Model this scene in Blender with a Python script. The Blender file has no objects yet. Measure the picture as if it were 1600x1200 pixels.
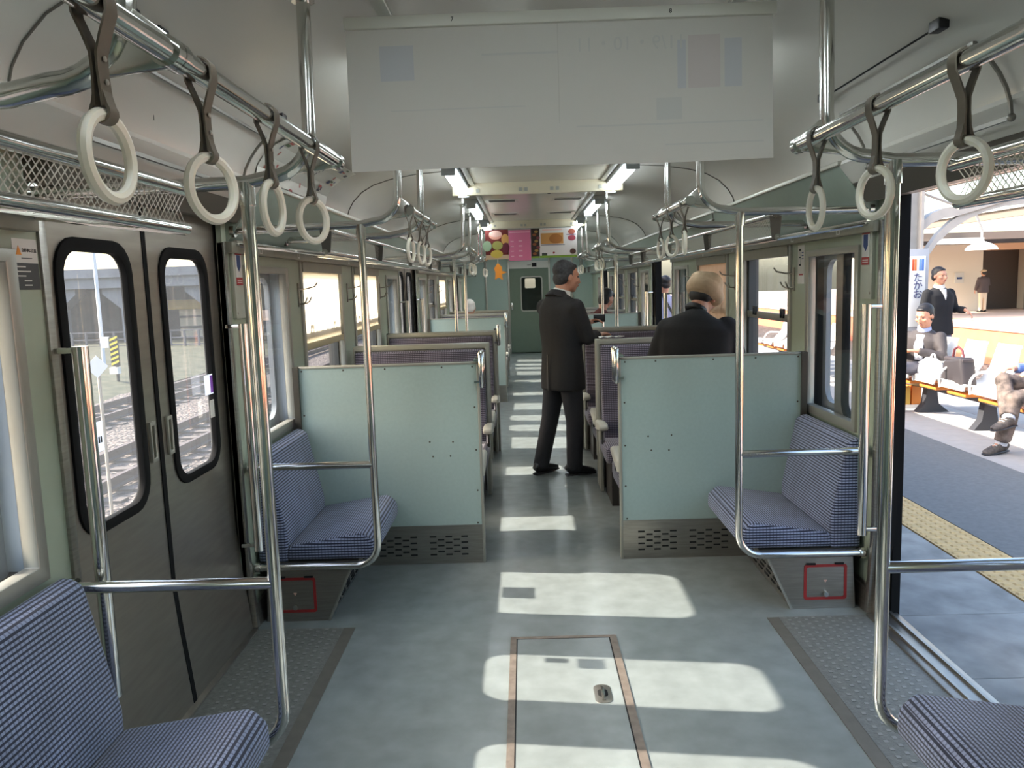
import bpy, bmesh, math, random
from mathutils import Vector, Matrix, noise
random.seed(7)
PI = math.pi
sc = bpy.context.scene
COL = sc.collection

# ------------------------------------------------------------------ camera, sky, sun, exposure
CAM_R = ((0.99938, 0.01460, -0.03194), (-0.02989, -0.12386, -0.99185), (-0.01843, 0.99219, -0.12335))
cd = bpy.data.cameras.new('camera'); cam = bpy.data.objects.new('camera', cd); COL.objects.link(cam)
cd.sensor_width = 36.0; cd.lens = 1244.0 / 1600 * 36; cd.clip_start = 0.02; cd.clip_end = 400
r, d, f = (Vector(v).normalized() for v in CAM_R)
m = Matrix((r, -d, -f)).transposed().to_4x4(); m.translation = (-0.1163, 0, 1.483)
cam.matrix_world = m
sc.camera = cam
sc.view_settings.view_transform = 'Standard'; sc.view_settings.look = 'None'
sc.view_settings.gamma = 1; sc.view_settings.use_curve_mapping = False
sc.view_settings.exposure = 0.13
SUN_DIR = Vector((1, -0.13, -0.75)).normalized()
sl = bpy.data.lights.new('sun', 'SUN'); so = bpy.data.objects.new('sun', sl); COL.objects.link(so)
sl.energy = 11.0; sl.angle = math.radians(0.53); sl.color = (1.0, 0.93, 0.82)
so.rotation_euler = SUN_DIR.to_track_quat('-Z', 'Y').to_euler(); so.location = (-12, 6, 12)
w = bpy.data.worlds.new('sky'); sc.world = w; w.use_nodes = True
nt = w.node_tree; bg = nt.nodes['Background']
sky = nt.nodes.new('ShaderNodeTexSky'); sky.sky_type = 'NISHITA'; sky.sun_disc = False
sky.sun_elevation = math.radians(36.6); sky.sun_rotation = math.radians(-97.0); sky.dust_density = 3.0; sky.air_density = 1.2; sky.ozone_density = 1.0
nt.links.new(sky.outputs[0], bg.inputs[0]); bg.inputs[1].default_value = 0.62
sc.cycles.use_denoising = True
sc.cycles.max_bounces = 10; sc.cycles.diffuse_bounces = 6; sc.cycles.glossy_bounces = 4; sc.cycles.transparent_max_bounces = 16; sc.cycles.transmission_bounces = 6
sc.cycles.caustics_reflective = False; sc.cycles.caustics_refractive = False
sc.cycles.sample_clamp_indirect = 6.0

# ------------------------------------------------------------------ helpers
class MB:
    def __init__(s): s.v = []; s.f = []
    def add(s, vs, fs):
        o = len(s.v); s.v += [tuple(p) for p in vs]; s.f += [tuple(i + o for i in q) for q in fs]; return s
    def box(s, x0, x1, y0, y1, z0, z1):
        x0, x1 = min(x0, x1), max(x0, x1)
        return s.add([(x0, y0, z0), (x1, y0, z0), (x1, y1, z0), (x0, y1, z0), (x0, y0, z1), (x1, y0, z1), (x1, y1, z1), (x0, y1, z1)],
                     [(3, 2, 1, 0), (4, 5, 6, 7), (0, 1, 5, 4), (1, 2, 6, 5), (2, 3, 7, 6), (3, 0, 4, 7)])
    def prism(s, poly, axis, a, b):
        # poly: 2-D points; axis 'x': (y,z), 'y': (x,z), 'z': (x,y)
        def P(p, t): return (t, p[0], p[1]) if axis == 'x' else (p[0], t, p[1]) if axis == 'y' else (p[0], p[1], t)
        n = len(poly)
        return s.add([P(p, a) for p in poly] + [P(p, b) for p in poly],
                     [tuple(range(n))[::-1], tuple(range(n, 2 * n))] + [(i, (i + 1) % n, n + (i + 1) % n, n + i) for i in range(n)])
    def tube(s, path, rad, seg=12, cap=True):
        path = [Vector(p) for p in path]; n = len(path)
        rads = rad if isinstance(rad, (list, tuple)) else [rad] * n
        ref = None; vs = []
        for i, p in enumerate(path):
            t = (path[min(i + 1, n - 1)] - path[max(i - 1, 0)]).normalized()
            if ref is None: ref = t.orthogonal().normalized()
            ref = (ref - t * ref.dot(t)).normalized(); b = t.cross(ref)
            for k in range(seg):
                a = 2 * PI * k / seg; vs.append(p + (ref * math.cos(a) + b * math.sin(a)) * rads[i])
        fs = [(i * seg + k, i * seg + (k + 1) % seg, (i + 1) * seg + (k + 1) % seg, (i + 1) * seg + k) for i in range(n - 1) for k in range(seg)]
        if cap: fs += [tuple(range(seg))[::-1], tuple(range((n - 1) * seg, n * seg))]
        return s.add(vs, fs)
    def ribbon(s, path, wdir, width, th):
        path = [Vector(p) for p in path]; wd = Vector(wdir).normalized() * width / 2; n = len(path); vs = []
        for i, p in enumerate(path):
            t = (path[min(i + 1, n - 1)] - path[max(i - 1, 0)]).normalized(); nn = t.cross(wd).normalized() * th / 2
            vs += [p + wd + nn, p - wd + nn, p - wd - nn, p + wd - nn]
        fs = [(i * 4 + k, i * 4 + (k + 1) % 4, i * 4 + 4 + (k + 1) % 4, i * 4 + 4 + k) for i in range(n - 1) for k in range(4)]
        return s.add(vs, fs + [(3, 2, 1, 0), tuple((n - 1) * 4 + k for k in range(4))])
    def ell(s, c, r, M=None, nu=14, nv=9):
        c = Vector(c); vs = []
        for j in range(nv + 1):
            ph = -PI / 2 + PI * j / nv
            for i in range(nu):
                a = 2 * PI * i / nu; p = Vector((r[0] * math.cos(ph) * math.cos(a), r[1] * math.cos(ph) * math.sin(a), r[2] * math.sin(ph)))
                vs.append(c + (M @ p if M else p))
        fs = [(j * nu + i, j * nu + (i + 1) % nu, (j + 1) * nu + (i + 1) % nu, (j + 1) * nu + i) for j in range(nv) for i in range(nu)]
        return s.add(vs, fs)
    def loft(s, rings, nu=16, xa=(1, 0, 0)):
        # rings: (centre, rx, ry[, power]) ; rx along xa projected, ry the remaining direction
        n = len(rings); cs = [Vector(q[0]) for q in rings]; vs = []
        for i, q in enumerate(rings):
            t = (cs[min(i + 1, n - 1)] - cs[max(i - 1, 0)]).normalized(); x = Vector(q[4]) if len(q) > 4 else Vector(xa)
            x = (x - t * x.dot(t)); x = x.normalized() if x.length > 1e-4 else t.orthogonal().normalized(); y = t.cross(x); pw = q[3] if len(q) > 3 else 1
            for k in range(nu):
                a = 2 * PI * k / nu; ca, sa = math.cos(a), math.sin(a)
                vs.append(cs[i] + x * q[1] * math.copysign(abs(ca) ** pw, ca) + y * q[2] * math.copysign(abs(sa) ** pw, sa))
        fs = [(i * nu + k, i * nu + (k + 1) % nu, (i + 1) * nu + (k + 1) % nu, (i + 1) * nu + k) for i in range(n - 1) for k in range(nu)]
        return s.add(vs, fs + [tuple(range(nu))[::-1], tuple(range((n - 1) * nu, n * nu))])
    def xf(s, M):
        s.v = [tuple(M @ Vector(p)) for p in s.v]; return s
    def mesh(s, name, bev=0, seg=2, smooth=None, merge=False):
        me = bpy.data.meshes.new(name); bm = bmesh.new()
        vs = [bm.verts.new(p) for p in s.v]
        for q in s.f:
            try: bm.faces.new([vs[i] for i in q])
            except ValueError: pass
        if merge: bmesh.ops.remove_doubles(bm, verts=bm.verts, dist=1e-5)
        bmesh.ops.recalc_face_normals(bm, faces=bm.faces)
        if bev:
            bm.edges.ensure_lookup_table()
            es = [e for e in bm.edges if len(e.link_faces) == 2 and e.calc_face_angle(0) > 0.5]
            bmesh.ops.bevel(bm, geom=es, offset=bev, segments=seg, profile=0.5, affect='EDGES', clamp_overlap=True)
        bm.to_mesh(me); bm.free()
        if smooth is None: smooth = True
        if smooth:
            me.polygons.foreach_set('use_smooth', [True] * len(me.polygons)); me.set_sharp_from_angle(angle=math.radians(38))
        uv = me.uv_layers.new(name='uv'); V = me.vertices
        data = [0.0] * (2 * len(me.loops))
        for p in me.polygons:
            n = p.normal; ax = max(range(3), key=lambda i: abs(n[i]))
            for li in p.loop_indices:
                c = V[me.loops[li].vertex_index].co
                data[2 * li], data[2 * li + 1] = (c[1], c[2]) if ax == 0 else (c[0], c[2]) if ax == 1 else (c[1], c[0])
        uv.data.foreach_set('uv', data)
        return me
    def build(s, name, mt, parent=None, kind=None, **k):
        return link(name, s.mesh(name, **k), mt, parent, kind)

def link(name, me, mt, parent=None, kind=None):
    o = bpy.data.objects.new(name, me); COL.objects.link(o)
    if not me.materials: me.materials.append(mt)
    if parent is not None:
        o.parent = parent; o.location = -world_loc(parent)
    if kind: o['kind'] = kind
    return o
def world_loc(o):
    p = o.location.copy()
    while o.parent: o = o.parent; p += o.location
    return p
def tag(o, label, cat, group=None):
    o['label'] = label; o['category'] = cat
    if group: o['group'] = group
    return o
def thing(name, label=None, cat=None, loc=(0, 0, 0), group=None, kind=None):
    o = bpy.data.objects.new(name, None); COL.objects.link(o); o.location = loc; o.empty_display_size = 0.1
    if label: tag(o, label, cat, group)
    if kind: o['kind'] = kind
    return o
def dup(o, parent=None):
    c = o.copy(); COL.objects.link(c)
    if parent: c.parent = parent
    for ch in list(o.children): dup(ch, c)
    return c
def arc(c, r, a0, a1, n, plane='xz'):
    out = []
    for i in range(n + 1):
        a = a0 + (a1 - a0) * i / n; p = (c[0] + r * math.cos(a), c[1], c[2] + r * math.sin(a)) if plane == 'xz' else (c[0] + r * math.cos(a), c[1] + r * math.sin(a), c[2]) if plane == 'xy' else (c[0], c[1] + r * math.cos(a), c[2] + r * math.sin(a))
        out.append(p)
    return out
def rrect(x0, x1, y0, y1, r, n=5):
    pts = []
    for cx, cy, a in ((x1 - r, y1 - r, 0), (x0 + r, y1 - r, PI / 2), (x0 + r, y0 + r, PI), (x1 - r, y0 + r, 1.5 * PI)):
        pts += [(cx + r * math.cos(a + PI / 2 * i / n), cy + r * math.sin(a + PI / 2 * i / n)) for i in range(n + 1)]
    return pts
def frame_prism(outer, inner, axis, a, b):
    # ring between two outlines with the same number of points
    mb = MB(); n = len(outer)
    def P(p, t): return (t, p[0], p[1]) if axis == 'x' else (p[0], t, p[1]) if axis == 'y' else (p[0], p[1], t)
    vs = [P(p, a) for p in outer] + [P(p, a) for p in inner] + [P(p, b) for p in outer] + [P(p, b) for p in inner]; fs = []
    for i in range(n):
        j = (i + 1) % n
        fs += [(i, j, n + j, n + i), (2 * n + i, 3 * n + i, 3 * n + j, 2 * n + j), (i, 2 * n + i, 2 * n + j, j), (n + i, n + j, 3 * n + j, 3 * n + i)]
    return mb.add(vs, fs)
def rect_pts(x0, x1, y0, y1): return [(x1, y1), (x0, y1), (x0, y0), (x1, y0)]
def wall_grid(x0, x1, yb, zb, hole):
    # one connected wall with openings; hole(yc, zc) -> True where open
    yb = sorted(set(round(y, 4) for y in yb)); zb = sorted(set(round(z, 4) for z in zb)); idx = {}; mb = MB()
    def V(x, y, z):
        k = (x, y, z)
        if k not in idx: idx[k] = len(mb.v); mb.v.append(k)
        return idx[k]
    ny, nz = len(yb) - 1, len(zb) - 1
    S = [[not hole((yb[i] + yb[i + 1]) / 2, (zb[j] + zb[j + 1]) / 2) for j in range(nz)] for i in range(ny)]
    for i in range(ny):
        for j in range(nz):
            if not S[i][j]: continue
            y0, y1, z0, z1 = yb[i], yb[i + 1], zb[j], zb[j + 1]
            for x in (x0, x1): mb.f.append((V(x, y0, z0), V(x, y1, z0), V(x, y1, z1), V(x, y0, z1)))
            for (di, dj, a, b) in ((-1, 0, (y0, z0), (y0, z1)), (1, 0, (y1, z0), (y1, z1)), (0, -1, (y0, z0), (y1, z0)), (0, 1, (y0, z1), (y1, z1))):
                u, v = i + di, j + dj
                if 0 <= u < ny and 0 <= v < nz and S[u][v]: continue
                mb.f.append((V(x0, *a), V(x0, *b), V(x1, *b), V(x1, *a)))
    return mb
def text_mesh(name, txt, size, mt, M, parent=None, kind=None, depth=0.0004):
    cu = bpy.data.curves.new(name, 'FONT'); cu.body = txt; cu.size = size; cu.align_x = 'CENTER'; cu.align_y = 'CENTER'; cu.extrude = depth; cu.resolution_u = 3
    o = bpy.data.objects.new(name, cu); COL.objects.link(o)
    dg = bpy.context.evaluated_depsgraph_get(); me = bpy.data.meshes.new_from_object(o.evaluated_get(dg))
    bpy.data.objects.remove(o); bpy.data.curves.remove(cu)
    me.transform(M); me.materials.clear(); me.materials.append(mt)
    return link(name, me, mt, parent, kind)
def fuse(mb, name, voxel, mt, parent, smooth=4):
    o = bpy.data.objects.new('tmp', mb.mesh('tmp')); COL.objects.link(o)
    md = o.modifiers.new('r', 'REMESH'); md.mode = 'VOXEL'; md.voxel_size = voxel; md.use_smooth_shade = True
    if smooth: s = o.modifiers.new('s', 'SMOOTH'); s.factor = 0.5; s.iterations = smooth
    dg = bpy.context.evaluated_depsgraph_get(); me = bpy.data.meshes.new_from_object(o.evaluated_get(dg)); me.name = name
    bpy.data.objects.remove(o); me.materials.clear(); me.materials.append(mt)
    me.polygons.foreach_set('use_smooth', [True] * len(me.polygons))
    return link(name, me, mt, parent)

# ------------------------------------------------------------------ materials
def srgb(r, g, b):
    c = [x / 255 for x in (r, g, b)]; return tuple(x / 12.92 if x <= 0.04045 else ((x + 0.055) / 1.055) ** 2.4 for x in c) + (1,)
MATS = {}
def mat(name, col=(200, 200, 200), rough=0.5, metal=0.0, spec=0.5, noise_amt=0.0, noise_scale=20.0, bump=0.0, bump_scale=60.0, emit=None, strength=1.0, stretch=None, col2=None, coat=0.0, alpha=None, trans=0.0):
    if name in MATS: return MATS[name]
    m = bpy.data.materials.new(name); m.use_nodes = True; MATS[name] = m; t = m.node_tree; b = t.nodes['Principled BSDF']
    b.inputs['Base Color'].default_value = srgb(*col); b.inputs['Roughness'].default_value = rough; b.inputs['Metallic'].default_value = metal
    b.inputs['Specular IOR Level'].default_value = spec; b.inputs['Coat Weight'].default_value = coat
    if trans: b.inputs['Subsurface Weight'].default_value = trans; b.inputs['Subsurface Radius'].default_value = (.01, .01, .008)
    tc = t.nodes.new('ShaderNodeTexCoord'); src = tc.outputs['Object']
    if stretch:
        mp = t.nodes.new('ShaderNodeMapping'); mp.inputs['Scale'].default_value = stretch; t.links.new(src, mp.inputs[0]); src = mp.outputs[0]
    if noise_amt or col2:
        n = t.nodes.new('ShaderNodeTexNoise'); n.inputs['Scale'].default_value = noise_scale; n.inputs['Detail'].default_value = 5; t.links.new(src, n.inputs['Vector'])
        mx = t.nodes.new('ShaderNodeMix'); mx.data_type = 'RGBA'; rp = t.nodes.new('ShaderNodeMapRange'); rp.inputs[1].default_value = 0.3; rp.inputs[2].default_value = 0.7
        t.links.new(n.outputs['Fac'], rp.inputs[0]); t.links.new(rp.outputs[0], mx.inputs[0])
        c = srgb(*col); k = 1 - noise_amt; mx.inputs[6].default_value = c; mx.inputs[7].default_value = srgb(*col2) if col2 else (c[0] * k, c[1] * k, c[2] * k, 1)
        t.links.new(mx.outputs[2], b.inputs['Base Color'])
    if bump:
        n = t.nodes.new('ShaderNodeTexNoise'); n.inputs['Scale'].default_value = bump_scale; n.inputs['Detail'].default_value = 3; t.links.new(src, n.inputs['Vector'])
        bp = t.nodes.new('ShaderNodeBump'); bp.inputs['Strength'].default_value = bump; bp.inputs['Distance'].default_value = 0.01; t.links.new(n.outputs['Fac'], bp.inputs['Height']); t.links.new(bp.outputs[0], b.inputs['Normal'])
    if emit: b.inputs['Emission Color'].default_value = srgb(*emit); b.inputs['Emission Strength'].default_value = strength
    return m
def moquette(name, light, dark, pu=0.0145, pv=0.011, lu=0.34, lv=0.42):
    m = bpy.data.materials.new(name); m.use_nodes = True; MATS[name] = m; t = m.node_tree; b = t.nodes['Principled BSDF']; b.inputs['Roughness'].default_value = 0.9; b.inputs['Specular IOR Level'].default_value = 0.15
    b.inputs['Sheen Weight'].default_value = 0.25; b.inputs['Sheen Roughness'].default_value = 0.6
    uv = t.nodes.new('ShaderNodeUVMap'); sp = t.nodes.new('ShaderNodeSeparateXYZ'); t.links.new(uv.outputs[0], sp.inputs[0])
    def M(op, a, bb):
        n = t.nodes.new('ShaderNodeMath'); n.operation = op
        for i, q in enumerate((a, bb)):
            if q is None: continue
            if isinstance(q, (int, float)): n.inputs[i].default_value = q
            else: t.links.new(q, n.inputs[i])
        return n.outputs[0]
    fu = M('FRACT', M('DIVIDE', sp.outputs[0], pu), None); fv = M('FRACT', M('DIVIDE', sp.outputs[1], pv), None)
    fac = M('MAXIMUM', M('MULTIPLY', M('LESS_THAN', fu, lu), 0.5), M('LESS_THAN', fv, lv))
    mx = t.nodes.new('ShaderNodeMix'); mx.data_type = 'RGBA'; t.links.new(fac, mx.inputs[0]); mx.inputs[6].default_value = srgb(*light); mx.inputs[7].default_value = srgb(*dark)
    n = t.nodes.new('ShaderNodeTexNoise'); n.inputs['Scale'].default_value = 9; tc = t.nodes.new('ShaderNodeTexCoord'); t.links.new(tc.outputs['Object'], n.inputs['Vector'])
    m2 = t.nodes.new('ShaderNodeMix'); m2.data_type = 'RGBA'; m2.blend_type = 'MULTIPLY'; m2.inputs[0].default_value = 0.5
    t.links.new(mx.outputs[2], m2.inputs[6]); t.links.new(n.outputs['Fac'], m2.inputs[7]); t.links.new(m2.outputs[2], b.inputs['Base Color'])
    return m
def glass(name, tint=(1, 1, 1), refl=0.06, haze=0.0):
    m = bpy.data.materials.new(name); m.use_nodes = True; MATS[name] = m; t = m.node_tree; t.nodes.remove(t.nodes['Principled BSDF']); out = t.nodes['Material Output']
    tr = t.nodes.new('ShaderNodeBsdfTransparent'); tr.inputs[0].default_value = (*tint, 1); gl = t.nodes.new('ShaderNodeBsdfGlossy'); gl.inputs['Roughness'].default_value = 0.02
    lw = t.nodes.new('ShaderNodeFresnel'); lw.inputs[0].default_value = 1.42; mx = t.nodes.new('ShaderNodeMixShader'); ge = t.nodes.new('ShaderNodeNewGeometry'); iv = t.nodes.new('ShaderNodeMath'); iv.operation = 'SUBTRACT'; iv.inputs[0].default_value = 1; t.links.new(ge.outputs['Backfacing'], iv.inputs[1])
    ml = t.nodes.new('ShaderNodeMath'); ml.operation = 'MULTIPLY'; t.links.new(lw.outputs[0], ml.inputs[0]); t.links.new(iv.outputs[0], ml.inputs[1]); t.links.new(ml.outputs[0], mx.inputs[0]); t.links.new(tr.outputs[0], mx.inputs[1]); t.links.new(gl.outputs[0], mx.inputs[2])
    last = mx.outputs[0]
    if haze:
        df = t.nodes.new('ShaderNodeBsdfDiffuse'); df.inputs[0].default_value = (.8, .85, .9, 1); tl = t.nodes.new('ShaderNodeBsdfTranslucent'); tl.inputs[0].default_value = (.8, .86, .95, 1)
        m1 = t.nodes.new('ShaderNodeMixShader'); m1.inputs[0].default_value = 0.6; t.links.new(df.outputs[0], m1.inputs[1]); t.links.new(tl.outputs[0], m1.inputs[2])
        m2 = t.nodes.new('ShaderNodeMixShader'); m2.inputs[0].default_value = haze; t.links.new(last, m2.inputs[1]); t.links.new(m1.outputs[0], m2.inputs[2]); last = m2.outputs[0]
    t.links.new(last, out.inputs[0]); return m
def cloth_thin(name, col, tcol, fac=0.6):
    m = bpy.data.materials.new(name); m.use_nodes = True; MATS[name] = m; t = m.node_tree; t.nodes.remove(t.nodes['Principled BSDF']); out = t.nodes['Material Output']
    df = t.nodes.new('ShaderNodeBsdfDiffuse'); df.inputs[0].default_value = srgb(*col); tl = t.nodes.new('ShaderNodeBsdfTranslucent'); tl.inputs[0].default_value = srgb(*tcol)
    mx = t.nodes.new('ShaderNodeMixShader'); mx.inputs[0].default_value = fac; t.links.new(df.outputs[0], mx.inputs[1]); t.links.new(tl.outputs[0], mx.inputs[2]); t.links.new(mx.outputs[0], out.inputs[0]); return m

m_floor = mat('linoleum', (144, 151, 149), 0.25, noise_amt=0.2, noise_scale=9, bump=0.03, bump_scale=240, spec=0.45)
m_plate = mat('antislip', (122, 123, 117), 0.55, noise_amt=0.3, noise_scale=60, bump=0.25, bump_scale=160)
m_hatchf = mat('hatch_trim', (150, 136, 124), 0.45, metal=0.35, noise_amt=0.35, noise_scale=26)
m_steel = mat('stainless', (168, 163, 154), 0.34, metal=0.9, noise_amt=0.22, noise_scale=9, stretch=(1, 1, 14))
m_doorsteel = mat('door_steel', (165, 158, 147), 0.36, metal=0.85, noise_amt=0.15, noise_scale=5, stretch=(1, 1, 9))
m_chrome = mat('chrome', (214, 213, 208), 0.13, metal=1.0)
m_alu = mat('aluminium', (172, 170, 160), 0.38, metal=0.6)
m_green = mat('panel_green', (166, 184, 177), 0.5, noise_amt=0.06, noise_scale=60, spec=0.35)
m_wall = mat('wall_green', (163, 172, 152), 0.42, noise_amt=0.05, noise_scale=12, spec=0.4)
m_header = mat('header_green', (150, 163, 150), 0.32, noise_amt=0.05, spec=0.5)
m_ceil = mat('ceiling_cream', (205, 202, 192), 0.2, noise_amt=0.04, noise_scale=3, spec=0.5)
m_band = mat('window_band', (140, 138, 124), 0.45, metal=0.3, noise_amt=0.1)
m_rubber = mat('rubber', (22, 22, 22), 0.8, spec=.15)
m_dark = mat('dark_gap', (14, 14, 14), 0.8)
m_blue = moquette('moquette_blue', (168, 178, 210), (40, 45, 68), .0150, .0125, .30, .46)
m_plum = moquette('moquette_plum', (150, 142, 158), (58, 50, 62), 0.016, 0.0125, 0.4, 0.45)
m_beige = mat('armrest_beige', (196, 192, 178), 0.4)
m_trim = mat('seat_trim', (158, 156, 144), 0.45, metal=0.2)
m_strap = mat('strap_vinyl', (104, 96, 82), 0.5, noise_amt=0.2, noise_scale=40)
m_ring = mat('ring_ivory', (234, 230, 214), 0.3, trans=0.35)
m_white = mat('paper_white', (212, 209, 202), 0.7)
m_banner = cloth_thin('banner_paper', (205, 202, 195), (200, 196, 188), 0.3)
m_glass = glass('window_glass', haze=0.004)
m_glass_door = glass('door_glass', haze=0.03)
m_red = mat('red_paint', (156, 40, 40), 0.5)
m_black = mat('black_plastic', (24, 24, 25), 0.45)
m_bluep = mat('blue_print', (46, 70, 120), 0.6)
m_orange = mat('orange_print', (225, 140, 40), 0.6)
m_tube = mat('lamp_tube', (255, 255, 255), 0.4, emit=(240, 250, 255), strength=15)
m_lampbox = mat('lamp_housing', (190, 198, 200), 0.35)

# ------------------------------------------------------------------ the car shell
W = 1.37; Y0, Y1 = -1.2, 17.4; PITCH = 5.95
DW = 1.25; DOORS = [2.10 + PITCH * i for i in range(3)]
POCK, MAIN = [], []                                  # window openings (y0, y1, z0, z1)
for i in range(3):
    o = PITCH * i
    POCK.append((3.60 + o, 4.20 + o if i < 2 else 4.1 + o, 0.80, 1.59)); POCK.append((1.32 + o - (0 if i else 0.02), 1.93 + o, 0.80, 1.59))
    if i < 2: MAIN += [(4.50 + o, 5.46 + o, 0.78, 1.64), (5.87 + o - (0.02 if i else 0), 6.86 + o, 0.78, 1.64)]
POCK = [p for p in POCK]
POCK = [(a, b, c, d_) if not (6.5 < a < 7.5 or 12.5 < a < 13.5) else (a + 0.02, b, c, d_) for a, b, c, d_ in POCK]
MAIN.append((-0.35, 0.85, 0.78, 1.64))  # unseen window behind the camera, added on each side for fill light
def opening(y, z):
    if z < 1.80 and any(dy < y < dy + DW for dy in DOORS): return True
    return any(a < y < b and c < z < d_ for a, b, c, d_ in POCK + MAIN)
YB = [Y0, Y1] + [q for dy in DOORS for q in (dy, dy + DW)] + [q for p in POCK + MAIN for q in p[:2]]
ZB = [0, 0.78, 0.80, 1.59, 1.64, 1.80, 1.95]
for s, nm in ((-1, 'left'), (1, 'right')):
    wall_grid(s * W, s * (W + 0.022), YB, ZB, opening).build('wall_' + nm, m_wall, kind='structure')
    wall_grid(s * 1.452, s * 1.474, YB, [-0.25] + ZB + [2.0], opening).build('wall_' + nm + '_outer', mat('outer_skin', (96, 92, 88), 0.45), kind='structure')
MB().box(-1.47, 1.47, Y0, Y1, -0.30, 0).build('floor', m_floor, kind='structure')
prof = [(0.0, 2.20), (0.52, 2.20), (0.76, 2.185), (0.92, 2.16), (1.03, 2.128), (1.11, 2.085), (1.165, 2.03), (1.195, 1.98), (1.205, 1.945)]
inner = [(-x, z) for x, z in prof[::-1]] + prof[1:]
outer = [(1.474, 2.0), (1.2, 2.22), (0.8, 2.30), (-0.8, 2.30), (-1.2, 2.22), (-1.474, 2.0)]  # unseen roof outline, eaves shaped low to set its shadow edge on the platform
MB().prism(inner + [(1.474, 1.945)] + outer + [(-1.474, 1.945)], 'y', Y0, Y1).build('ceiling', m_ceil, kind='structure')
MB().box(-1.47, 1.47, Y0 - 0.05, Y0, -0.3, 2.3).build('wall_back', m_green, kind='structure')
for s, nm in ((-1, 'left'), (1, 'right')):
    MB().prism([(s * 1.205, 1.945), (s * 1.20, 1.93), (s * 1.365, 1.700), (s * 1.40, 1.700), (s * 1.40, 1.945)], 'y', 3.40, Y1).build('trim_1_' + nm, m_header, kind='structure')
    MB().prism([(s * 1.205, 1.945), (s * 1.20, 1.93), (s * 1.258, 1.855), (s * 1.40, 1.855), (s * 1.40, 1.945)], 'y', Y0, 3.40).build('trim_7_' + nm, m_ceil, kind='structure')
    MB().box(s * 1.188, s * 1.222, 3.38, Y1, 1.928, 1.947).build('trim_2_' + nm, m_alu, kind='structure', bev=.003)
    # band over the windows, between the doors
    for k, (a, b) in enumerate(((Y0, 2.03), (3.37, 7.98), (9.32, 13.93), (15.27, Y1))):
        bnd = MB().box(s * 1.335, s * 1.372, a, b, 1.655, 1.702).build('trim_3_' + nm, m_band, kind='structure', bev=.004)
        if k in (0, 1):
            for yy in ([0.9, 1.6] if k == 0 else [3.72, 4.35, 5.6, 6.5]):
                frame_prism(rect_pts(yy, yy + .04, 1.664, 1.694), rect_pts(yy + .005, yy + .035, 1.669, 1.689), 'x', s * 1.3345, s * 1.336).build('band_mark', m_white, bnd)
# cove panel seams: thin raised beads on the inner skin
for y in (1.75, 5.05, 8.65, 11.0):
    for s in (-1, 1):
        MB().tube([(s * (x - 0.003 if x > 1.1 else x), y, z - 0.002) for x, z in prof[1:]], 0.003, 6).build('trim_4', mat('seam', (96, 92, 84), 0.6), kind='structure')
# ceiling centre panels and edge trims
for s in (-1, 1):
    MB().box(s * 0.44, s * 0.475, Y0, Y1, 2.186, 2.202).build('trim_5', m_alu, kind='structure', bev=.003)
for i, y in enumerate((5.72, 9.12, 12.9)):
    bm_ = MB().box(-0.60, 0.60, y, y + 0.035, 2.118, 2.203).build('trim_6', mat('beam_cream', (206, 196, 170), 0.4), kind='structure', bev=.003)
    if True:
        for x in (-.42, -.12, -.08, .10, .14, .44): MB().box(x - .012, x + .012, y - .006, y, 2.135, 2.16).build('poster_clip', m_alu, bm_)
# end bulkhead
eb = thing('wall_far', kind='structure')
wl = wall_grid(-1.40, 1.40, [0], [0], lambda a, b: True)
for x0, x1, z0, z1 in ((-1.40, -0.45, 0, 2.25), (0.45, 1.40, 0, 2.25), (-0.45, 0.45, 1.98, 2.25)):
    MB().box(x0, x1, Y1 - 0.06, Y1, z0, z1).build('panel', m_green, eb)
for x in (-0.93, -0.44, 0.44, 0.93): MB().box(x - .02, x + .02, Y1 - 0.085, Y1 - .055, 0, 2.1).build('post', m_alu, eb, bev=.004)
MB().box(-.42, .42, Y1 - .075, Y1 - .055, 1.83, 1.98).build('header_sign_panel', m_white, eb)
for x in (.12,): MB().box(x - .05, x + .05, Y1 - .08, Y1 - .074, 1.86, 1.94).build('number_plate', m_dark, eb)
MB().box(-.03, .05, Y1 - .08, Y1 - .074, 1.895, 1.905).build('mark', m_dark, eb)
ed = thing('door_7', kind='structure', loc=(0, Y1 - .04, 0))
m_dgreen = mat('door_green', (104, 118, 101), 0.5, noise_amt=.05)
fo, fi = rrect(-.42, .42, 0.02, 1.83, .02), rrect(-.17, .27, .92, 1.64, .05)
frame_prism(fo, fi, 'y', Y1 - .07, Y1 - .03).build('leaf', m_dgreen, ed)
frame_prism(rrect(-.19, .29, .90, 1.66, .06), rrect(-.165, .265, .925, 1.635, .045), 'y', Y1 - .08, Y1 - .065).build('window_frame', m_alu, ed)
MB().box(-.17, .27, Y1 - .05, Y1 - .045, .92, 1.64).build('pane', m_glass, ed)
MB().box(-.40, -.36, Y1 - .10, Y1 - .07, .95, 1.10).build('handle', m_chrome, ed, bev=.006)
# vestibule of the next car seen through the pane
nx = thing('door_8', kind='structure', loc=(0, Y1 + .9, 0))
frame_prism(rrect(-.8, .8, -.2, 2.2, .02), rrect(-.09, .15, 1.40, 1.62, .03), 'y', Y1 + .9, Y1 + .94).build('leaf', m_dgreen, nx)
for s in (-1, 1): MB().box(s * .8, s * .84, Y1, Y1 + .94, -.2, 2.2).build('gangway_side', m_dgreen, nx)
MB().box(-.84, .84, Y1, Y1 + .94, 2.2, 2.24).build('gangway_roof', m_dgreen, nx)
MB().box(-.84, .84, Y1, Y1 + .94, -.24, -.2).build('gangway_floor', m_steel, nx)

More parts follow.
